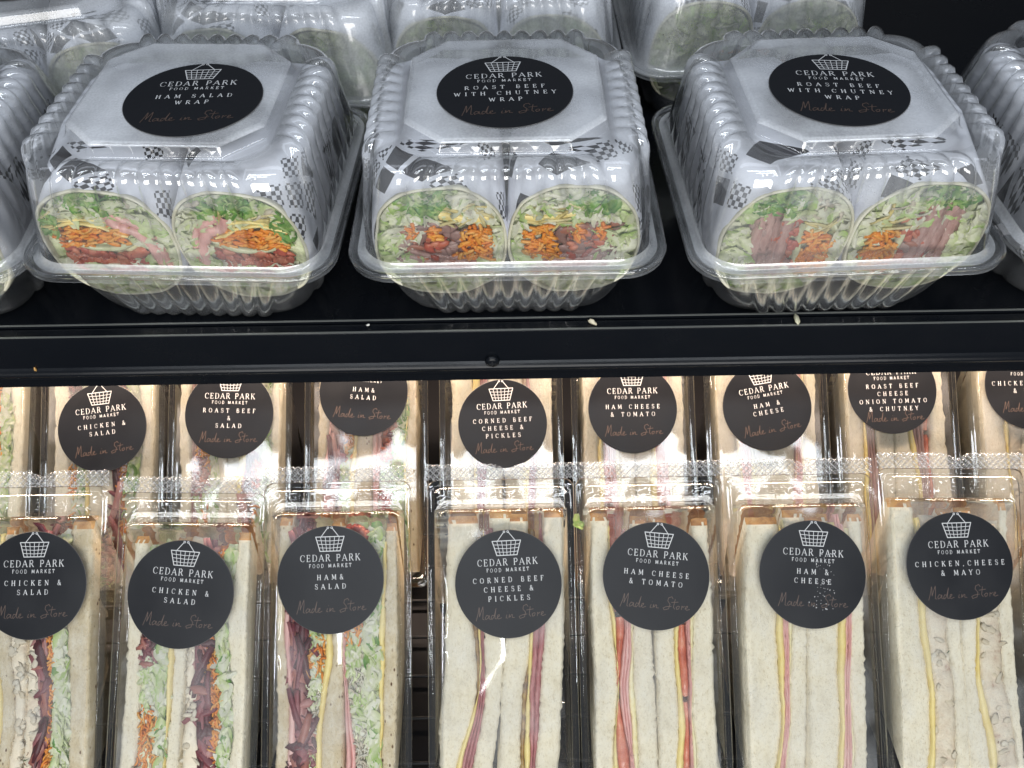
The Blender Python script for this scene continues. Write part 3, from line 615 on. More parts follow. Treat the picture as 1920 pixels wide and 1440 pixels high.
def pack_meshes():
    D = .078
    lid = MB()
    rr = [(.0432, -0.0895, .0945, .006, -.0008), (.0436, -0.0900, .0950, .006, .0000), (.0430, -0.0892, .0942, .0058, .0008), (.0418, -0.0880, .0930, .0055, .0004), (.0412, -0.0875, .0922, .0055, .0012)]
    loft(lid, [rring(*r) for r in rr])
    inner = [(.0396, -0.0858, .0905, .005, .0012), (.0392, -0.0852, .0900, .005, .0030), (.0384, -0.0845, .0890, .0048, .0034)]
    loft(lid, [rring(*rr[-1])] + [rring(*r) for r in inner])
    # step down round the latch zone, then up to the front panel
    steps = [(.0384, -0.0845, .0890, .0048, .0034), (.0380, -0.0840, .0795, .0048, .0030), (.0374, -0.0835, .0785, .0046, .0012), (.0372, -0.0832, .0775, .0046, .0014), (.0366, -0.0825, .0768, .0045, .0036), (.0358, -0.0815, .0758, .0042, .0043)]
    loft(lid, [rring(*r) for r in steps[1:]])
    # panel of the latch zone (between y .0795 and .089)
    y0, y1, n = .0797, .0888, 90
    g = []; m = 14
    for i in range(n + 1):
        for j in range(m + 1):
            x = -.0375 + .075 * i / n; y = y0 + (y1 - y0) * j / m; z = .0032
            for cx in (-.0175, .0155):
                dx, dy = abs(x - cx), y - .0838
                if dx < .0058: z = .0016
                if dx < .0034 and abs(dy) < .0024: z = .0040 - .0008 * (dx / .0034) ** 4
                if dx < .0022 and abs(dy) < .0013: z = .0028
            z += .00035 * nz(x * 300, y * 300)
            g.append((x, y, z))
    lid.add(g, [(i * (m + 1) + j, (i + 1) * (m + 1) + j, (i + 1) * (m + 1) + j + 1, i * (m + 1) + j + 1) for i in range(n) for j in range(m)])
    lid_me = lid.mesh('lid', [M['clear']])
    # front panel
    f = MB(); n, m = 30, 60; vs = []
    for i in range(n + 1):
        for j in range(m + 1):
            x = -.0356 + .0712 * i / n; y = -.0813 + .1566 * j / m
            # round the corners
            cr = .0045; ex = max(0, abs(x) - (.0356 - cr)); ey = max(0, y - (.0753 - cr), -.0813 + cr - y); d = math.hypot(ex, ey)
            if d > cr: k = cr / d; x = math.copysign(.0356 - cr + ex * k, x); y = (.0753 - cr + ey * k) if y > 0 else (-.0813 + cr - ey * k)
            vs.append((x, y, face_z(x, y)))
    f.add(vs, [(i * (m + 1) + j, (i + 1) * (m + 1) + j, (i + 1) * (m + 1) + j + 1, i * (m + 1) + j + 1) for i in range(n) for j in range(m)])
    face_me = f.mesh('front_panel', [M['clear_face']])
    # wedge-shaped tray behind
    t = MB(); hw = .0392; H0, H1 = -0.0865, .0775
    prof = []
    segs = 22
    for s in (-1, 1):
        vs = []; rows = 10
        for k in range(rows + 1):
            q = k / rows; d = q * (D - .004)
            ya, yb = H0 * (1 - q) + 0 * q, H1 * (1 - q)
            for j in range(9):
                y = ya + (yb - ya) * j / 8; vs.append((s * (hw - .0035 * q), y, -.001 - d))
        fs = [(k * 9 + j, k * 9 + j + 1, (k + 1) * 9 + j + 1, (k + 1) * 9 + j) for k in range(rows) for j in range(8)]
        t.add(vs, fs)
    for H in (H0, H1):
        vs = []; rows = 60
        for k in range(rows + 1):
            q = k / rows; rib = .0007 * math.sin(k * 2 * PI / 5)
            w_ = hw - .0035 * q
            for j in range(5): vs.append((-w_ + 2 * w_ * j / 4, H * (1 - q) + rib * (1 if H > 0 else -1), -.001 - q * (D - .004) + rib * .5))
        t.add(vs, [(k * 5 + j, k * 5 + j + 1, (k + 1) * 5 + j + 1, (k + 1) * 5 + j) for k in range(rows) for j in range(4)])
    loft(t, [rring(.0434, -0.0898, .0948, .006, -.0016), rring(.0415, -0.0880, .092, .0055, -.0018), rring(.0400, -0.0868, .0785, .005, -.0012), rring(.0392, -0.0865, .0775, .005, -.0022)])
    tray_me = t.mesh('tray', [M['clear']])
    # embossed pull tab
    e = MB(); n, m = 260, 30; vs = []
    for i in range(n + 1):
        for j in range(m + 1):
            x = -.0436 + .0872 * i / n; y = .0948 + .0094 * j / m
            dip = .0032 * math.exp(-((x - .004) / .005) ** 2); y -= dip * (j / m)
            u = (x + y) / .0036; v = (x - y) / .0036
            a = abs((u % 1) - .5); b = abs((v % 1) - .5)
            ridge = max(0, 1 - a / .16) + max(0, 1 - b / .16)
            z = .0002 + .0013 * min(1, ridge) + (.0009 if (a > .36 and b > .36) else 0)
            if abs(x) > .0415: x = x
            vs.append((x, y, z))
    e.add(vs, [(i * (m + 1) + j, (i + 1) * (m + 1) + j, (i + 1) * (m + 1) + j + 1, i * (m + 1) + j + 1) for i in range(n) for j in range(m)])
    e.m = [1 if sum(vs[q][2] for q in f_) / 4 > .0008 else 0 for f_ in e.f]
    tab_me = e.mesh('pull_tab', [M['clear'], M['clear_tab']])
    return lid_me, face_me, tray_me, tab_me
PK = pack_meshes()

def make_pack(label, cx, fc, slope, yaw, spin, lines, lab, seed, group, scuff=False, txt_x=0.0):
    """fc: (y, z) of the face centre"""
    root = empty('sandwich_pack'); tag(root, label, 'sandwich pack', group)
    mw = Matrix.Translation((cx, fc[0], fc[1])) @ Matrix.Rotation(R(yaw), 4, 'Z') @ Matrix.Rotation(R(slope), 4, 'X') @ Matrix.Rotation(R(spin), 4, 'Z')
    root.matrix_world = mw
    for nm, me in zip(('lid', 'front_panel', 'tray', 'pull_tab'), PK):
        link(nm, me, root)
    if lines:
        lx, ly, rot = lab
        c, s = math.cos(R(rot)), math.sin(R(rot))
        sticker(root, .0308, lines, (lx, ly, .0001), (0, 0, R(rot)), seed, y0=txt_x, scuff=scuff,
                bowl=lambda x, y: face_z(lx + x * c - y * s, ly + x * s + y * c) + .0002)
    return {'mw': mw, 'root': root}

B, CH, HM, BU, TO, CB, PI_, MY, CK = 'bread', 'cheese', 'ham', 'butter', 'tomato', 'corned', 'pickle', 'mayo', 'chicken'
FILL = {
 'hct': ([(B, .0125), (CH, .0014), (TO, .0056), (HM, .0048), (BU, .0014), (B, .0110)], [(B, .0120), (CH, .0022), (TO, .0050), (HM, .0048), (BU, .0012), (B, .0115)]),
 'hc': ([(B, .0155), (CH, .0028), (HM, .0056), (BU, .0014), (B, .0125)], [(B, .0175), (CH, .0028), (HM, .0048), (BU, .0008), (B, .0100)]),
 'cbp': ([(B, .0150), (PI_, .0010), (CH, .0020), (CB, .0050), (B, .0110)], [(B, .0130), (PI_, .0008), (CH, .0020), (CB, .0044), (B, .0120)]),
 'ccm': ([(B, .0160), (CH, .0034), (MY, .0115), (B, .0070)], [(B, .0105), (CH, .0034), (MY, .0130), (B, .0060)]),
 'hs': ([('grain', .0060), (HM, .0028), ('beet', .0066), ('salad', .0070), (CH, .0018), ('grain', .0090)], [(HM, .0040), ('salad', .0095), ('lettuce', .0060), (CH, .0016), ('grain', .0060)]),
 'cs': ([(B, .0095), ('salad', .0085), ('lettuce', .0045), (CH, .0020), (B, .0080)], [(CK, .0070), ('beet', .0050), ('carrot', .0055), ('lettuce', .0060), (B, .0090)]),
 'cs2': ([('carrot', .0050), ('lettuce', .0080), (CH, .0022), ('grain', .0070), (CK, .0060)], [(CK, .0060), ('beet', .0045), ('carrot', .0045), ('lettuce', .0080), ('grain', .0110)]),
 'rbs': ([(B, .0090), ('beef', .0040), ('salad', .0090), ('lettuce', .0040), (B, .0080)], [(B, .0080), (CH, .0016), ('beet', .0060), ('salad', .0060), ('lettuce', .0050), (B, .0090)]),
 'rbc': ([(B, .0100), (CH, .0020), ('beef', .0060), ('pickle', .0010), (B, .0110)], [(B, .0110), (CH, .0018), ('beef', .0050), ('tomato', .0040), (B, .0110)]),
}
LOW_SLOPE, UP_SLOPE = 36, 36
def fill_pack(pk, key, name, seed, sway=(0, 0), tops=None, belly=(0, 0), n=70):
    a, b = FILL[key]
    wa = sum(l[1] for l in a); wb = sum(l[1] for l in b); s = -.0352 + .0704 * wa / (wa + wb)
    tops = tops or (None, None)
    sandwich('left ' + name, a, -.0352, s - .0003, pk, seed, sway[0], tops[0], 'sandwich halves standing in the wedge packs', n=n, belly=belly[0])
    sandwich('right ' + name, b, s + .0003, .0352, pk, seed + 1, sway[1], tops[1], 'sandwich halves standing in the wedge packs', n=n, belly=belly[1])

GF = 'wedge packs in the front row of the lower shelf'; GB = 'wedge packs in the back row of the lower shelf'
FC = (.2337, -.4849); UC = (.3737, -.4986)
front = [
 # cx, dy, spin, lines, (lx, ly, rot), key, sway, text x, scuff
 (-.2835, .000, 0.0, ['CHICKEN &', 'SALAD'], (.003, .038, 0), 'cs2', (0, 0), 0, False, 'clear wedge pack of chicken salad sandwiches cut off by the left edge, front row', 'half of the brown chicken salad sandwich in the front pack at the left edge'),
 (-.1925, -.005, -1.5, ['CHICKEN &', 'SALAD'], (-.003, .0365, -4), 'cs', (-.003, 0), 0, False, 'clear wedge pack with CHICKEN & SALAD label, second from left in the front row', 'half of the white bread chicken salad sandwich in the second front pack'),
 (-.1045, .000, 0.0, ['HAM&', 'SALAD'], (-.003, .0385, 1), 'hs', (-.002, 0), 0, False, 'clear wedge pack with HAM & SALAD label, beetroot showing, front row', 'half of the multigrain ham salad sandwich with beetroot in the front row'),
 (-.0080, .000, 0.0, ['CORNED BEEF', 'CHEESE &', 'PICKLES'], (.004, .0345, 2), 'cbp', (-.013, -.008), 0, False, 'clear wedge pack with CORNED BEEF CHEESE & PICKLES label in the front row', 'half of the corned beef cheese sandwich in the front row'),
 (.0800, .000, 0.0, ['HAM CHEESE', '& TOMATO'], (.002, .0375, -6), 'hct', (0, .001), 0, False, 'clear wedge pack with HAM CHEESE & TOMATO label in the front row', 'half of the ham cheese and tomato sandwich in the front row'),
 (.1690, .000, 0.0, ['HAM &', 'CHEESE'], (.004, .0370, -4), 'hc', (-.007, -.005), 0, True, 'clear wedge pack with scuffed HAM & CHEESE label in the front row', 'half of the ham and cheese sandwich in the front row'),
 (.2570, .002, -1.2, ['CHICKEN,CHEESE', '& MAYO'], (.001, .0385, 2), 'ccm', (.004, .003), 0, False, 'clear wedge pack with CHICKEN, CHEESE & MAYO label, front row, set slightly higher', 'half of the chicken cheese mayonnaise sandwich in the front row'),
 (.3500, .000, 0.0, None, None, 'hc', (0, 0), 0, False, 'unlabelled sliver of a wedge pack cut off by the right edge, front row', 'half of the plain sandwich in the front pack cut off by the right edge'),
]
for i, (cx, dy, spin, lines, lab, key, sway, tx, scuff, lb, nm) in enumerate(front):
    fc = (FC[0] + dy * math.cos(R(36)), FC[1] + dy * math.sin(R(36)))
    pk = make_pack(lb, cx, fc, LOW_SLOPE, 0, spin, lines, lab, i, GF, scuff, tx)
    rr_ = random.Random(i + 50)
    tops = ([rr_.uniform(-.004, .003) for _ in range(7)], [rr_.uniform(-.004, .003) for _ in range(7)])
    if i == 1: tops = ([-.004] * 7, [.001, -.006, -.004, -.003, -.003, -.003, 0])
    if key == 'hct': tops = ([.002, -.002, -.004, -.002, -.004, -.0025], [-.002, -.003, -.012, -.012, -.01, -.002])
    fill_pack(pk, key, nm, 100 + i * 7, sway, tops, belly=(.005 if key == 'hc' else (.002 if key == 'cbp' else 0), .002 if key == 'hc' else 0))
back = [
 (-.3800, .000, 0, None, None, 'cs', 'clear wedge pack cut off by the left edge, back row', 'half of the sandwich in the back row pack at the left edge'),
 (-.2880, .000, 1, ['CHICKEN &', 'SALAD'], (.002, .030, 5), 'cs', 'clear wedge pack with CHICKEN & SALAD label in the back row', 'half of the chicken salad sandwich in the back row'),
 (-.1990, .000, 0, ['ROAST BEEF', '&', 'SALAD'], (.001, .038, -2), 'rbs', 'clear wedge pack with ROAST BEEF & SALAD label in the back row', 'half of the roast beef salad sandwich in the back row'),
 (-.1030, .006, 0, ['HAM&', 'SALAD'], (-.001, .046, -5), 'hs', 'clear wedge pack with HAM & SALAD label half hidden by the shelf edge', 'half of the ham salad sandwich in the back row'),
 (-.0080, .000, 0, ['CORNED BEEF', 'CHEESE &', 'PICKLES'], (.001, .028, 2), 'cbp', 'clear wedge pack with CORNED BEEF CHEESE & PICKLES label in the back row', 'half of the corned beef sandwich in the back row'),
 (.0850, .000, 0, ['HAM CHEESE', '& TOMATO'], (-.001, .037, 0), 'hct', 'clear wedge pack with HAM CHEESE & TOMATO label in the back row', 'half of the ham cheese tomato sandwich in the back row'),
 (.1790, .000, 0, ['HAM &', 'CHEESE'], (-.001, .037, 9), 'hc', 'clear wedge pack with tilted HAM & CHEESE label in the back row', 'half of the ham and cheese sandwich in the back row'),
 (.2700, .000, 0, ['ROAST BEEF', 'CHEESE', 'ONION TOMATO', '& CHUTNEY'], (-.004, .0475, 1), 'rbc', 'clear wedge pack with four-line ROAST BEEF CHEESE label in the back row', 'half of the roast beef cheese sandwich in the back row'),
 (.3640, .000, 0, ['CHICKEN,CHEESE', '& MAYO'], (-.002, .049, 0), 'ccm', 'clear wedge pack cut off by the right edge, back row', 'half of the chicken cheese sandwich in the back row at the right edge'),
]
for i, (cx, dy, spin, lines, lab, key, lb, nm) in enumerate(back):
    fc = (UC[0] + dy * math.cos(R(36)), UC[1] + dy * math.sin(R(36)))
    pk = make_pack(lb, cx, fc, UP_SLOPE, 0, spin, lines, lab, 40 + i, GB)
    fill_pack(pk, key, nm, 300 + i * 7, (0, 0), None, n=50)

# ------------------------------------------------------------------ clamshells
def outline(a, r, ribs=0.0, nrib=9, octo=0.0, ns=81, nc=12, sharp=.55):
    """square ring with rounded (or cut) corners; ribs bulge outwards by that amount"""
    pts = []
    for side in range(4):
        for i in range(ns):
            t = i / (ns - 1); u = -(a - r) + 2 * (a - r) * t
            d = ribs * (abs(math.sin(PI * nrib * t)) ** sharp) if ribs else 0
            x, y = a + d, u
            k = side
            for _ in range(k): x, y = -y, x
            pts.append((x, y))
        for i in range(1, nc):
            t = i / nc; q = R(90 * t)
            x, y = a - r + r * math.cos(q), a - r + r * math.sin(q)
            lx, ly = a - r * t, a - r + r * t
            x, y = x + (lx - x) * octo, y + (ly - y) * octo
            for _ in range(side): x, y = -y, x
            pts.append((x, y))
    return pts
def clam_meshes():
    lid = MB()
    def ring(a, r, z, ribs=0, octo=0, sharp=.55, lift=0):
        a *= 1 - .032 * min(1, max(0, z - .008) / .028)
        o0 = outline(a, r, 0, 9, octo); o1 = outline(a, r, 1, 9, octo, sharp=sharp)
        k = [math.hypot(p[0] - q[0], p[1] - q[1]) for p, q in zip(o0, o1)]
        return [(x, y, z + lift * kk) for (x, y), kk in zip(outline(a, r, ribs, 9, octo, sharp=sharp), k)]
    fl = [ring(.0700, .019, .0000), ring(.0712, .020, .0006), ring(.0714, .020, .0018), ring(.0704, .020, .0026), ring(.0690, .019, .0022), ring(.0676, .018, .0010)]
    loft(lid, fl)
    ledge = [fl[-1], ring(.0664, .0175, .0008), ring(.0652, .017, .0014), ring(.0643, .0165, .0036)]
    loft(lid, ledge, 2)
    wall = [ledge[-1], ring(.0638, .0165, .0060, .0004), ring(.0634, .0165, .010, .0012), ring(.0628, .0163, .016, .0020), ring(.0620, .016, .024, .0024), ring(.0611, .0158, .032, .0028),
            ring(.0602, .0155, .0375, .0034), ring(.0594, .0155, .0408, .0042, lift=.0006), ring(.0584, .0152, .0432, .0046, lift=.0014), ring(.0570, .015, .0450, .0044, lift=.0024), ring(.0552, .0145, .0462, .0034, lift=.0028), ring(.0532, .014, .0468, .0018, lift=.0022), ring(.0512, .0135, .0468, .0004, lift=.0008), ring(.0490, .013, .0464, .0)]
    loft(lid, wall[:6]); loft(lid, wall[5:], 3)
    top = [wall[-1], ring(.0476, .0140, .0452, 0, .6), ring(.0466, .0160, .0452, 0, 1), ring(.0459, .0162, .0466, 0, 1), ring(.0450, .0162, .0502, 0, 1), ring(.0441, .0160, .0513, 0, 1), ring(.0428, .0157, .0516, 0, 1)]
    loft(lid, top[:5]); loft(lid, top[4:], 1)
    # top panel
    prev = top[-1]; rings = [prev]
    for k in range(1, 9):
        q = 1 - k / 9; rings.append([(x * q, y * q, .0516 + .0006 * (1 - q * q)) for x, y, z in prev])
    loft(lid, rings, 1, cap_last=True)
    lid_me = lid.mesh('lid', [M['clear_lid'], M['clear_top'], M['clear_ledge'], M['clear_shoulder']])
    b = MB()
    def rb(a, r, z, ribs=0): return [(x, y, z * 1.10) for x, y in outline(a, r, ribs, 9, 0, sharp=.5)]
    rs = [rb(.0708, .020, -.0016), rb(.0690, .019, -.0004), rb(.0664, .018, -.0010), rb(.0620, .017, -.0016), rb(.0600, .016, -.0040), rb(.0588, .0165, -.0080, .0004), rb(.0572, .017, -.0140, .0014), rb(.0554, .017, -.0205, .0024),
          rb(.0534, .017, -.0265, .0030), rb(.0514, .017, -.0312, .0034), rb(.0496, .0165, -.0342, .0033), rb(.0474, .016, -.0355, .0026), rb(.0450, .015, -.0352, .0014), rb(.0430, .014, -.0335, .0)]
    loft(b, rs)
    prev = rs[-1]; rings = [prev]
    for k in range(1, 4):
        q = 1 - k / 4; rings.append([(x * q, y * q, -.0363) for x, y, z in prev])
    loft(b, rings, 0, cap_last=True)
    base_me = b.mesh('base', [M['clear_base']])
    return lid_me, base_me
CM = clam_meshes()

def se_ring(a, b, n, e=2.6):
    pts = []
    for i in range(n):
        t = 2 * PI * i / n; c, s = math.cos(t), math.sin(t)
        pts.append((a * math.copysign(abs(c) ** (2 / e), c), b * math.copysign(abs(s) ** (2 / e), s)))
    return pts
def wrap_half(label, mw, side, style, seed, simple=False):
    """half a wrap: cut face looks to -y; local origin under the middle of the face; paper wound round it"""
    rnd = random.Random(seed)
    root = empty('half_wrap'); tag(root, label, 'wrap', 'wrap halves lying in the clamshells'); root.matrix_world = mw
    a, b = .0294, .0318; e = 2.35; lean = R(-6)
    def P(u, v, d=0):
        """face coordinates u,v in -1..1 -> local; d = distance proud of the face"""
        x = u * a; z = b + v * b
        y = (z * math.tan(lean)) * .8 - d
        return (x, y, z + d * .2)
    def inside(u, v): return abs(u) ** e + abs(v) ** e
    # tortilla: rim tube plus a filling bed
    m = MB(); n = 96; ring = se_ring(1, 1, n, e); wob = [1 + .045 * nz(math.cos(2 * PI * i / n) * 2, math.sin(2 * PI * i / n) * 2, seed) for i in range(n)]
    rings = []
    for (k, d) in ((1.0, -.006), (1.005, -.0012), (1.0, .0002), (.975, .0008), (.958, .0003), (.950, -.0025)):
        rings.append([P(u * k * wob[i], v * k * wob[i], d) for i, (u, v) in enumerate(ring)])
    loft(m, rings); m.obj('tortilla', [M['tortilla']], root)
    m = MB(); rings = []
    for q in range(10, 0, -1):
        k = .95 * q / 10
        rings.append([P(u * k, v * k, -.0022 + .0012 * nz(u * k * 6, v * k * 6, seed)) for u, v in ring])
    loft(m, rings, cap_last=True); m.obj('lettuce_bed', [M['lettbase']], root, kind='stuff')
    # pieces are built flat in (u,v,d) and mapped by P
    def emit(mb, name, mat=None, color=True, kind='stuff'):
        vv = []
        for x, y, z in mb.v:
            k = (abs(x / a) ** e + abs(y / b) ** e) ** (1 / e)
            if k > .955: x, y, z = x * .955 / k, y * .955 / k, min(z, .0004)
            vv.append(P(x / a, y / b, min(z, .0028)))
        mb.v = vv
        mb.obj(name, [mat or M['veg']], root, color=color, kind=kind)
    ub = a * .93; vb = b * .93
    SH = .20
    def inpt(pred, lim=.80):
        for _ in range(400):
            u, v = rnd.uniform(-1, 1), rnd.uniform(-1, 1)
            if inside(u, v) < lim and pred(u, v - SH): return u, v
        return 0, 0
    def ribbon(name, pts, th, mat, dd=.0008, depth=.006):
        """slice seen edge-on along a curve in the face"""
        mb = MB(); m_ = 3; W = m_ + 1; pts2 = []
        for i in range(len(pts) - 1):
            for q in range(5):
                t = q / 5; pts2.append(((pts[i][0] * (1 - t) + pts[i + 1][0] * t) * a, (pts[i][1] * (1 - t) + pts[i + 1][1] * t + SH) * b))
        pts2.append((pts[-1][0] * a, (pts[-1][1] + SH) * b))
        for _ in range(2):
            pts2 = [pts2[0]] + [tuple((pts2[i - 1][c] + pts2[i][c] * 2 + pts2[i + 1][c]) / 4 for c in (0, 1)) for i in range(1, len(pts2) - 1)] + [pts2[-1]]
        n_ = len(pts2); vs = []; sd = rnd.random() * 30
        for i, (x, y) in enumerate(pts2):
            p0, p1 = pts2[max(0, i - 1)], pts2[min(n_ - 1, i + 1)]; L = math.hypot(p1[0] - p0[0], p1[1] - p0[1]) or 1
            nx, ny = -(p1[1] - p0[1]) / L, (p1[0] - p0[0]) / L; t_ = th * (1 + .35 * nz(i * .35, sd)) * (.55 + .45 * min(1, min(i, n_ - 1 - i) / 2))
            for j in range(W):
                s = j / m_ - .5; z = dd + .0005 * nz(x * 300, y * 300, sd) - .0008 * abs(2 * s) ** 3
                vs.append((x + nx * s * t_, y + ny * s * t_, z))
            vs.append((x - nx * .5 * t_, y - ny * .5 * t_, -depth)); vs.append((x + nx * .5 * t_, y + ny * .5 * t_, -depth))
        fs = []; K = W + 2
        for i in range(n_ - 1):
            o = i * K
            for j in range(m_): fs.append((o + j, o + j + 1, o + K + j + 1, o + K + j))
            fs.append((o, o + K, o + K + W, o + W)); fs.append((o + m_, o + W + 1, o + K + W + 1, o + K + m_))
        mb.add(vs, fs); emit(mb, name, mat, False, None)
    def scatter(kind, pred, n_, name, dz=0.0, lim=.80):
        mb = MB()
        for _ in range(n_):
            u, v = inpt(pred, lim); p = (u * a, v * b, rnd.uniform(-.0012, .0006) + dz)
            if kind == 'lettuce':
                c = rnd.choice(LET)
                flake(mb, rnd, p, rnd.uniform(.009, .019), rnd.uniform(.006, .011), rnd.uniform(0, PI), c[0], c[1], .34, n=8)
                if rnd.random() < .45: strand(mb, rnd, (p[0] + rnd.gauss(0, .0012), p[1] + rnd.gauss(0, .0012), p[2] + .0004), rnd.uniform(0, PI), rnd.uniform(.004, .009), .0022, .0005, rnd.uniform(-2.6, 2.6), mix(c[0], c[1], rnd.random() * .7), k=7, roll=1.57 + rnd.uniform(-.5, .5))
            elif kind == 'green':
                c = rnd.choice(GRN); flake(mb, rnd, p, rnd.uniform(.007, .012), rnd.uniform(.005, .008), rnd.uniform(0, PI), c[0], c[1], .45, n=8)
                if rnd.random() < .3: strand(mb, rnd, p, rnd.uniform(0, PI), rnd.uniform(.004, .008), .0022, .0005, rnd.uniform(-2.6, 2.6), mix(c[0], (.5, .62, .25), rnd.random() * .6), k=7, roll=1.57)
            elif kind == 'carrot': strand(mb, rnd, p, rnd.uniform(-.6, .6) if style == 'ham' else rnd.uniform(0, PI), rnd.uniform(.003, .0065), rnd.uniform(.0012, .0019), .0014, rnd.uniform(-1.4, 1.4), rnd.choice(CAR))
            elif kind == 'cheese': strand(mb, rnd, p, rnd.gauss(.1, .45), rnd.uniform(.006, .012), .0016, .0010, rnd.uniform(-.5, .5), rnd.choice(CHE))
            elif kind == 'onion': strand(mb, rnd, p, rnd.uniform(0, PI), rnd.uniform(.004, .009), .0026, .0008, rnd.uniform(.5, 2), rnd.choice(ONI + [(.66, .68, .50)]))
            elif kind == 'beefbit': chunk(mb, rnd, p, rnd.uniform(.0015, .003), rnd.uniform(.003, .006), .001, rnd.choice([(.30, .16, .13), (.40, .24, .21), (.48, .32, .28), (.42, .16, .10)]), .4)
            elif kind == 'tom': chunk(mb, rnd, p, rnd.uniform(.002, .004), rnd.uniform(.0012, .0025), .001, rnd.choice([(.60, .15, .08), (.68, .24, .14), (.50, .10, .06)]), .35)
        emit(mb, name)
    s = side                                   # +1 keeps the layout, -1 mirrors it
    X = lambda pts: [(u * s, v) for u, v in pts]
    if simple:
        scatter('lettuce', lambda u, v: True, 90, 'lettuce_shred', lim=.85)
        if simple == 2: scatter('carrot', lambda u, v: v < -.1 and u * s > .2, 40, 'carrot_shred')
    elif style == 'ham':
        scatter('lettuce', lambda u, v: v > .25 or v < -.62 or u * s > .52, 85, 'lettuce_shred', lim=.86)
        scatter('green', lambda u, v: .45 < v < .9 and -.45 < u * s < .45, 30, 'green_lettuce_shred', .0008)
        scatter('green', lambda u, v: v > 0 and -.95 < u * s < -.68, 8, 'green_lettuce_shred', .0008, .9)
        scatter('onion', lambda u, v: v > .35 and abs(u) > .35, 8, 'onion_shred', .0012)
        scatter('tom', lambda u, v: -.62 < v + .12 * u * s < -.28 and -.72 < u * s < .42, 42, 'tomato_piece', -.0002)
        ribbon('tomato_slice', X([(-.74, -.38), (-.3, -.50), (.2, -.46), (.5, -.30)]), .0052, M['tomato'], .0002)
        ribbon('cucumber_slice', X([(-.62, -.12), (-.3, -.27), (.1, -.27), (.42, -.10)]), .0034, M['cucumber'], .0008)
        scatter('carrot', lambda u, v: -.17 - .08 * abs(u) < v < .13 and -.72 < u * s < .34, 95, 'carrot_shred', .0006)
        ribbon('cheese_slice', X([(-.78, .14), (-.4, .25), (0, .16), (.18, .02), (.34, -.02)]), .0018, M['cheese'], .0018)
        ribbon('cheese_slice', X([(-.66, .26), (-.2, .30), (.15, .24), (.30, .04)]), .0016, M['cheese'], .0014)
        scatter('cheese', lambda u, v: .18 < v < .42 and -.8 < u * s < .2, 10, 'cheese_shred', .001)
        ribbon('ham_slice', X([(.10, .36), (.22, .12), (.36, .10), (.50, .02), (.62, -.25), (.66, -.62)]), .0042, M['ham'], .0018)
        ribbon('ham_slice', X([(.16, .42), (.34, .26), (.52, .18), (.66, .0), (.74, -.3), (.76, -.66)]), .0034, M['ham'], .0012)
        ribbon('ham_slice', X([(-.7, -.62), (-.2, -.72), (.3, -.70), (.66, -.62)]), .0024, M['ham'], .001)
    else:
        vert = style == 'beef_tall'
        scatter('lettuce', (lambda u, v: v > .15 or u * s > .42 or v < -.70 or u * s < -.62), 100, 'lettuce_shred', lim=.88)
        scatter('green', lambda u, v: v > .42 and -.1 < u * s < .55, 22, 'green_lettuce_shred', .0008)
        scatter('onion', lambda u, v: v > .25 and u * s < .1, 8, 'onion_shred', .0012)
        if vert:
            scatter('tom', lambda u, v: -.70 < v < .28 and -.25 < u * s < .22, 46, 'tomato_piece', .0)
            scatter('beefbit', lambda u, v: -.70 < v < .35 and -.1 < u * s < .5, 30, 'beef_piece')
            for q in range(4):
                o = .13 * q; ribbon('roast_beef_slice', X([(.00 + o, -.80), (.05 + o, -.2), (.04 + o, .30 - .03 * q), (.12 + o, .56 - .08 * q)]), .0050, M['beef'], .0016)
            scatter('carrot', lambda u, v: -.78 < v < .12 + .3 * u * s and -.72 < u * s < -.28, 110, 'carrot_shred', .0012)
            ribbon('cucumber_slice', X([(-.26, -.6), (-.22, -.1), (-.20, .18)]), .0030, M['cucumber'], .0014)
            scatter('cheese', lambda u, v: .0 < v < .35 and -.75 < u * s < -.3, 6, 'cheese_shred', .001)
        else:
            scatter('beefbit', lambda u, v: -.78 < v < .12 and -.55 < u * s < .60, 85, 'beef_piece')
            scatter('tom', lambda u, v: -.5 < v < .05 and -.1 < u * s < .4, 16, 'tomato_piece', .0004)
            for q in range(3):
                ribbon('roast_beef_slice', X([(-.55, -.52 - .09 * q), (-.1, -.45 - .1 * q), (.25, -.42 - .1 * q), (.5, -.30 - .12 * q)]), .0036, M['beef'], .0012)
            scatter('carrot', lambda u, v: -.50 < v < .10 and -.74 < u * s < -.34 - .3 * v, 80, 'carrot_shred', .0014)
            scatter('carrot', lambda u, v: -.12 < v < .14 and (.02 < u * s < .14 or .34 < u * s < .48), 22, 'carrot_shred', .0014)
            ribbon('cheese_slice', X([(-.74, .26), (-.45, .22), (-.12, .30), (.0, .34)]), .0042, M['cheese'], .0016)
            scatter('cheese', lambda u, v: .14 < v < .5 and -.8 < u * s < -.05, 12, 'cheese_shred', .0012)
            ribbon('tortilla_fold', X([(-.62, .58), (-.4, .66), (-.15, .60), (-.12, .46), (-.35, .44)]), .0026, M['tortilla'], .0016)
    # paper
    m = MB(); n = 72; ring = se_ring(1, 1, n, e); rings = []; uvs = []
    stations = [(0, .995, 1.0, 0), (.0015, 1.03, 1.02, 0), (.005, 1.03, 1.03, .1), (.012, 1.02, 1.07, .35), (.020, 1.01, 1.10, .7), (.032, .995, 1.13, 1), (.07, .97, 1.12, 1), (.084, .90, 1.08, 1), (.090, .82, 1.0, 1), (.093, .68, .85, 1), (.094, .4, .5, 1)]
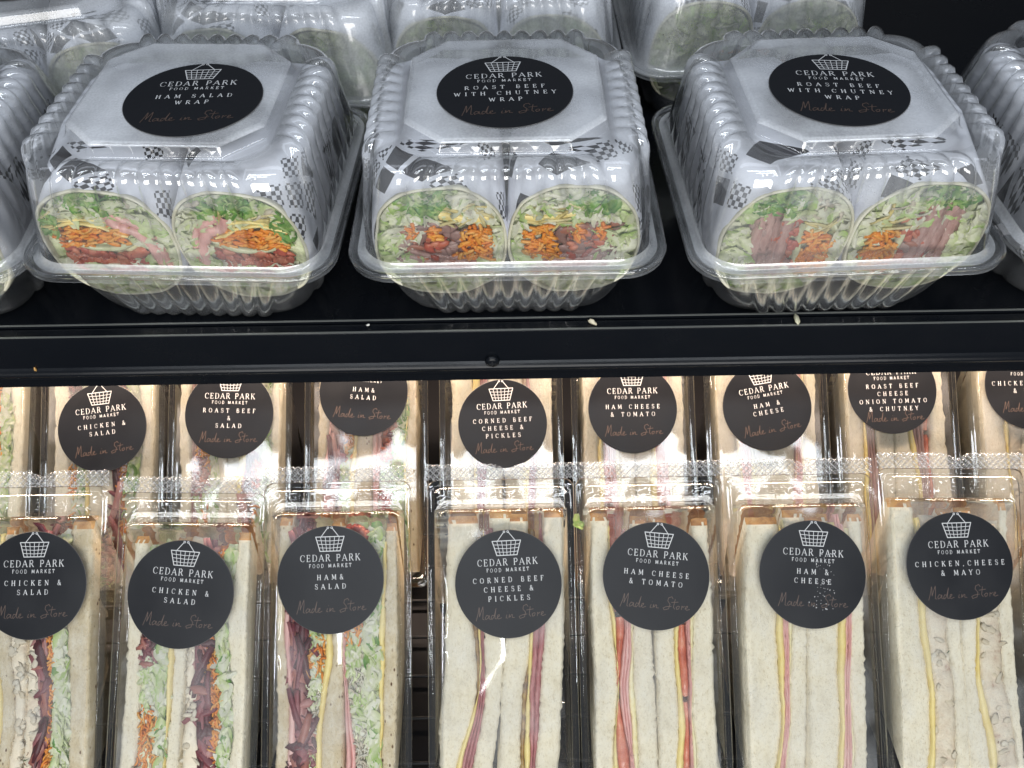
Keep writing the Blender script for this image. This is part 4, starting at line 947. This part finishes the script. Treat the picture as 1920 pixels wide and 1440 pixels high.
    for (yy, kx, kz, bl) in stations:
        rg = []
        for i, (u, v) in enumerate(ring):
            ee = 1 + 1.5 * bl
            uu = math.copysign(abs(u) ** (1 / ee), u) if v > -.2 else u; vv = math.copysign(abs(v) ** (1 / ee), v)
            w_ = .0006 + .0008 * bl
            x = uu * a * kx + w_ * nz(u * 3, v * 3, yy * 60 + seed) * (0 if abs(u) > .9 else 1)
            z = b + (vv * b * kz if v > 0 else vv * b * .985) + w_ * 1.4 * nz(u * 4, v * 4, yy * 70 + seed)
            face_y = z * math.tan(lean) * .8
            y = face_y * (1 - min(1, yy / .02)) + yy + min(1, yy / .02) * .012
            rg.append((x, y, z))
        rings.append(rg)
    loft(m, rings, cap_last=True)
    me = m.mesh('paper_wrapper', [M['paper']])
    uvl = me.uv_layers.new(name='UVMap'); per = 2 * PI * .031
    off = rnd.random() * .3
    for p in me.polygons:
        idx = [(me.loops[l].vertex_index % n) for l in p.loop_indices]; wrapc = max(idx) - min(idx) > n / 2
        for l in p.loop_indices:
            vi = me.loops[l].vertex_index; k, i = divmod(vi, n)
            if wrapc and i < n / 2: i += n
            uvl.data[l].uv = (i / n * per + off, me.vertices[vi].co.y * 1.05 + off)
    link('paper_wrapper', me, root)
    return root

def hazy_lid(me):  # milkier copy of the lid for the back row
    c = me.copy(); c.materials.clear()
    for m in (M['clear_hazy'], M['clear_top'], M['clear_ledge'], M['clear_hazy']): c.materials.append(m)
    return c
HAZY_LID = hazy_lid(CM[0])
def clamshell(label, cx, cyy, rz, lines, lab, style, seed, wlab, zf=-.2567, group='clamshells in the front row of the upper shelf', simple=False, txt_x=0, tilt=0, warp=None):
    root = empty('clamshell_container'); tag(root, label, 'food container', group)
    mw = Matrix.Translation((cx, cyy, zf)) @ Matrix.Rotation(R(rz), 4, 'Z') @ Matrix.Rotation(R(tilt), 4, 'X')
    root.matrix_world = mw
    link('lid', HAZY_LID if simple else CM[0], root); link('base', CM[1], root)
    if lines:
        lx, ly, rot = lab; c, s = math.cos(R(rot)), math.sin(R(rot))
        sticker(root, .0300, lines, (lx, ly, .0), (0, 0, R(rot)), seed, y0=txt_x,
                bowl=lambda x, y: .0525 - .0006 * min(1, (max(abs(lx + x * c - y * s), abs(ly + x * s + y * c)) / .0404)) ** 2 + .0001, warp=warp)
    for k, sd in ((-1, 'left'), (1, 'right')):
        m2 = mw @ Matrix.Translation((k * .0296, -.0510, -.0262)) @ Matrix.Rotation(R(-2 * k), 4, 'Z')
        wrap_half(wlab % sd, m2, -k if style == 'ham' else (1 if style == 'beef' else 1) * -k * -1, style, seed * 3 + k, simple)
    return root

ROW = .3635
clamshell('clear ribbed clamshell of wraps cut off by the left edge, upper shelf', -.2875, ROW, 2, ['HAM SALAD', 'WRAP'], (-.004, .002, 0), 'ham', 11, '%s wrap half in the clamshell at the left edge, front row')
clamshell('clear ribbed clamshell with HAM SALAD WRAP label, front row of the upper shelf', -.1455, ROW + .002, -3, ['HAM SALAD', 'WRAP'], (.008, -.009, 5), 'ham', 12, '%s ham salad wrap half with carrot, ham and tomato showing')
clamshell('clear clamshell with flat ROAST BEEF WITH CHUTNEY WRAP label, middle of the front row', -.0010, ROW + .001, 0, ['ROAST BEEF', 'WITH CHUTNEY', 'WRAP'], (.000, -.006, 2), 'beef', 13, '%s roast beef wrap half in the middle clamshell')
clamshell('clear clamshell with tilted ROAST BEEF WITH CHUTNEY WRAP label, right of the middle one', .1485, ROW - .002, 2, ['ROAST BEEF', 'WITH CHUTNEY', 'WRAP'], (-.003, -.006, -7), 'beef_tall', 14, '%s roast beef wrap half with upright beef slices, right clamshell')
clamshell('clear ribbed clamshell of wraps cut off by the right edge of the photo, upper shelf', .2930, ROW + .004, 2, None, None, 'beef', 15, '%s wrap half in the clamshell at the right edge')
GBK = 'dim clamshells in the back row of the upper shelf'
clamshell('dim clamshell of wraps with black label edge at the top left corner, back row', -.2560, .486, 14, ['HAM SALAD', 'WRAP'], (-.004, .0, 0), 'ham', 21, '%s wrap half in the back clamshell at the top left', group=GBK, simple=1)
clamshell('dim clamshell of wraps behind the ham salad one, back row', -.1240, .5070, -3, None, None, 'ham', 22, '%s wrap half in the clamshell behind the ham salad one', group=GBK, simple=2)
clamshell('dim clamshell of wraps behind the middle one, back row', -.0040, .5180, 0, None, None, 'ham', 23, '%s wrap half in the clamshell behind the middle one', group=GBK, simple=1)
clamshell('dim clamshell of wraps right of centre in the back row', .1390, .5310, 1, None, None, 'ham', 24, '%s wrap half in the clamshell right of centre, back row', group=GBK, simple=2)

# ------------------------------------------------------------------ cabinet
def sheet_profile(name, prof, x0, x1, mat, parent, n=2):
    mb = MB(); vs = []
    for i in range(n):
        x = x0 + (x1 - x0) * i / (n - 1); vs += [(x, y, z) for y, z in prof]
    k = len(prof); fs = [(i * k + j, i * k + j + 1, (i + 1) * k + j + 1, (i + 1) * k + j) for i in range(n - 1) for j in range(k - 1)]
    mb.add(vs, fs); return mb.obj(name, [mat], parent, smooth=False)
shelf = empty('upper_shelf', (0, 0, 0)); tag(shelf, 'black enamelled upper shelf with a flat front edge strip carrying the wrap clamshells', 'shelf')
d = MB(); d.box(-.8, .8, .3085, .75, -.304, -.2960); d.obj('shelf_deck', [M['black']], shelf, smooth=False)
fz = MB()
# front strip: top lip, flat face, rounded bead, bottom return
def prism(prof, x0, x1, mi=0):
    mb = MB(); k = len(prof); vs = [(x0, y, z) for y, z in prof] + [(x1, y, z) for y, z in prof]
    fs = [(j, (j + 1) % k, k + (j + 1) % k, k + j) for j in range(k)] + [tuple(range(k))[::-1], tuple(k + j for j in range(k))]
    mb.add(vs, fs); return mb
prof = [(.3075, -.2945), (.3075, -.2985), (.3062, -.2985), (.3062, -.2957), (.3012, -.2957), (.3005, -.2964), (.3005, -.3165)]
prof += [(.3005 - .0026 * math.sin(PI * i / 8), -.3165 - .0066 * i / 8) for i in range(1, 9)]
prof += [(.3003, -.3245), (.3003, -.3298), (.3018, -.3303), (.3030, -.3303), (.3030, -.3000), (.3075, -.3045), (.3080, -.2945)]
bev = prism(prof, -.8, .8).obj('edge_strip', [M['black']], shelf, smooth=False)
edge_pale = plain('pale_edge', (.20, .21, .20), .35, .6)
e1 = MB(); e1.box(-.8, .8, .3072, .3080, -.2945, -.2941); e1.box(-.8, .8, .3004, .3012, -.2957, -.2953); e1.obj('pale_edge_line', [edge_pale], shelf, smooth=False)  # thin paler lines along both edges of the front strip
# screw
scr = MB(); rings = []
for r, y in ((.0034, .3005), (.0036, .2995), (.0033, .2984), (.0024, .2977), (.0012, .2975)):
    rings.append([(-.0095 + r * math.cos(2 * PI * i / 24), y, -.3155 + r * math.sin(2 * PI * i / 24)) for i in range(24)])
loft(scr, rings, cap_last=True)
so = scr.obj('screw', [M['black']], shelf)
x = MB(); x.box(-.0112, -.0078, .29735, .29748, -.3158, -.3152); x.box(-.0098, -.0092, .29730, .29743, -.3172, -.3138); x.obj('screw_slot', [M['wall']], so, smooth=False)
br = MB(); br.box(-.8, .8, .445, .465, -.3170, -.3045); br.obj('lamp_housing', [M['led']], shelf, smooth=False)
# lower shelf: black deck with wire rack
low = empty('lower_shelf', (0, 0, 0)); tag(low, 'black lower shelf with thin wires under the wedge packs', 'shelf')
d = MB(); d.add([(-.8, .05, -.545), (.8, .05, -.545), (.8, .80, -.612), (-.8, .80, -.612), (-.8, .05, -.551), (.8, .05, -.551), (.8, .80, -.618), (-.8, .80, -.618)],
                [(0, 1, 2, 3), (4, 7, 6, 5), (0, 4, 5, 1), (3, 2, 6, 7), (0, 3, 7, 4), (1, 5, 6, 2)])
do = d.obj('shelf_deck', [M['deck']], low, smooth=False); do.location.z = .008
def rod(p, q, r):
    mb = MB(); p, q = Vector(p), Vector(q); t = (q - p).normalized(); u = t.orthogonal().normalized(); v = t.cross(u)
    loft(mb, [[tuple(c + u * r * math.cos(2 * PI * i / 8) + v * r * math.sin(2 * PI * i / 8)) for i in range(8)] for c in (p, q)]); return mb
rod_me = rod((-.8, 0, 0), (.8, 0, 0), .0012).mesh('wire', [M['wire']])
for k in range(11):
    y = .13 + k * .028; o = link('wire', rod_me, low); o.location = (0, y, -.5300 - (y - .05) * .0893)
# back wall of the cabinet
bw = MB(); bw.box(-.9, .9, .745, .76, -.62, .05); tag(bw.obj('back_wall', [M['wall']], None, smooth=False), None, None, kind='structure')
bw = MB(); bw.box(-.9, .9, .60, .61, -.62, -.305); tag(bw.obj('back_wall', [M['wall']], None, smooth=False), None, None, kind='structure')

# ------------------------------------------------------------------ crumbs and stray leaves
def crumb(name, label, cat, p, sx, sy, sz, col, seed):
    rnd = random.Random(seed); mb = MB(); chunk(mb, rnd, (0, 0, 0), sx, sy, sz, col, .6)
    o = mb.obj(name, [M['veg']], None, color=True); o.location = p; tag(o, label, cat); return o
crumb('crumb', 'pale crumb on the black shelf edge below the middle clamshell', 'crumb', (.0385, .3042, -.2943), .0022, .0010, .0012, (.70, .64, .48), 1)
crumb('crumb', 'long pale lettuce scrap on the shelf edge right of centre', 'crumb', (.1360, .3040, -.2943), .0012, .0036, .0010, (.66, .64, .46), 2)
crumb('crumb', 'tiny orange crumb stuck on the face of the shelf edge strip at left', 'crumb', (-.3640 + .13, .2998, -.3165), .0007, .0006, .0018, (.62, .36, .12), 3)
crumb('crumb', 'tiny white fleck on the shelf edge left of the middle clamshell', 'crumb', (-.0680, .3045, -.2944), .0009, .0007, .0006, (.7, .7, .66), 4)
mb = MB(); rnd = random.Random(5)
for q in range(3): flake(mb, rnd, (rnd.uniform(-.002, .002), rnd.uniform(-.003, .003), 0), .007, .004, 1.2 + q, (.62, .70, .3), (.36, .54, .12))
o = mb.obj('lettuce_scrap', [M['veg']], None, color=True); o.location = (.0363, .2900, -.4440); tag(o, 'green lettuce scrap caught between two front packs right of the corned beef one', 'lettuce')
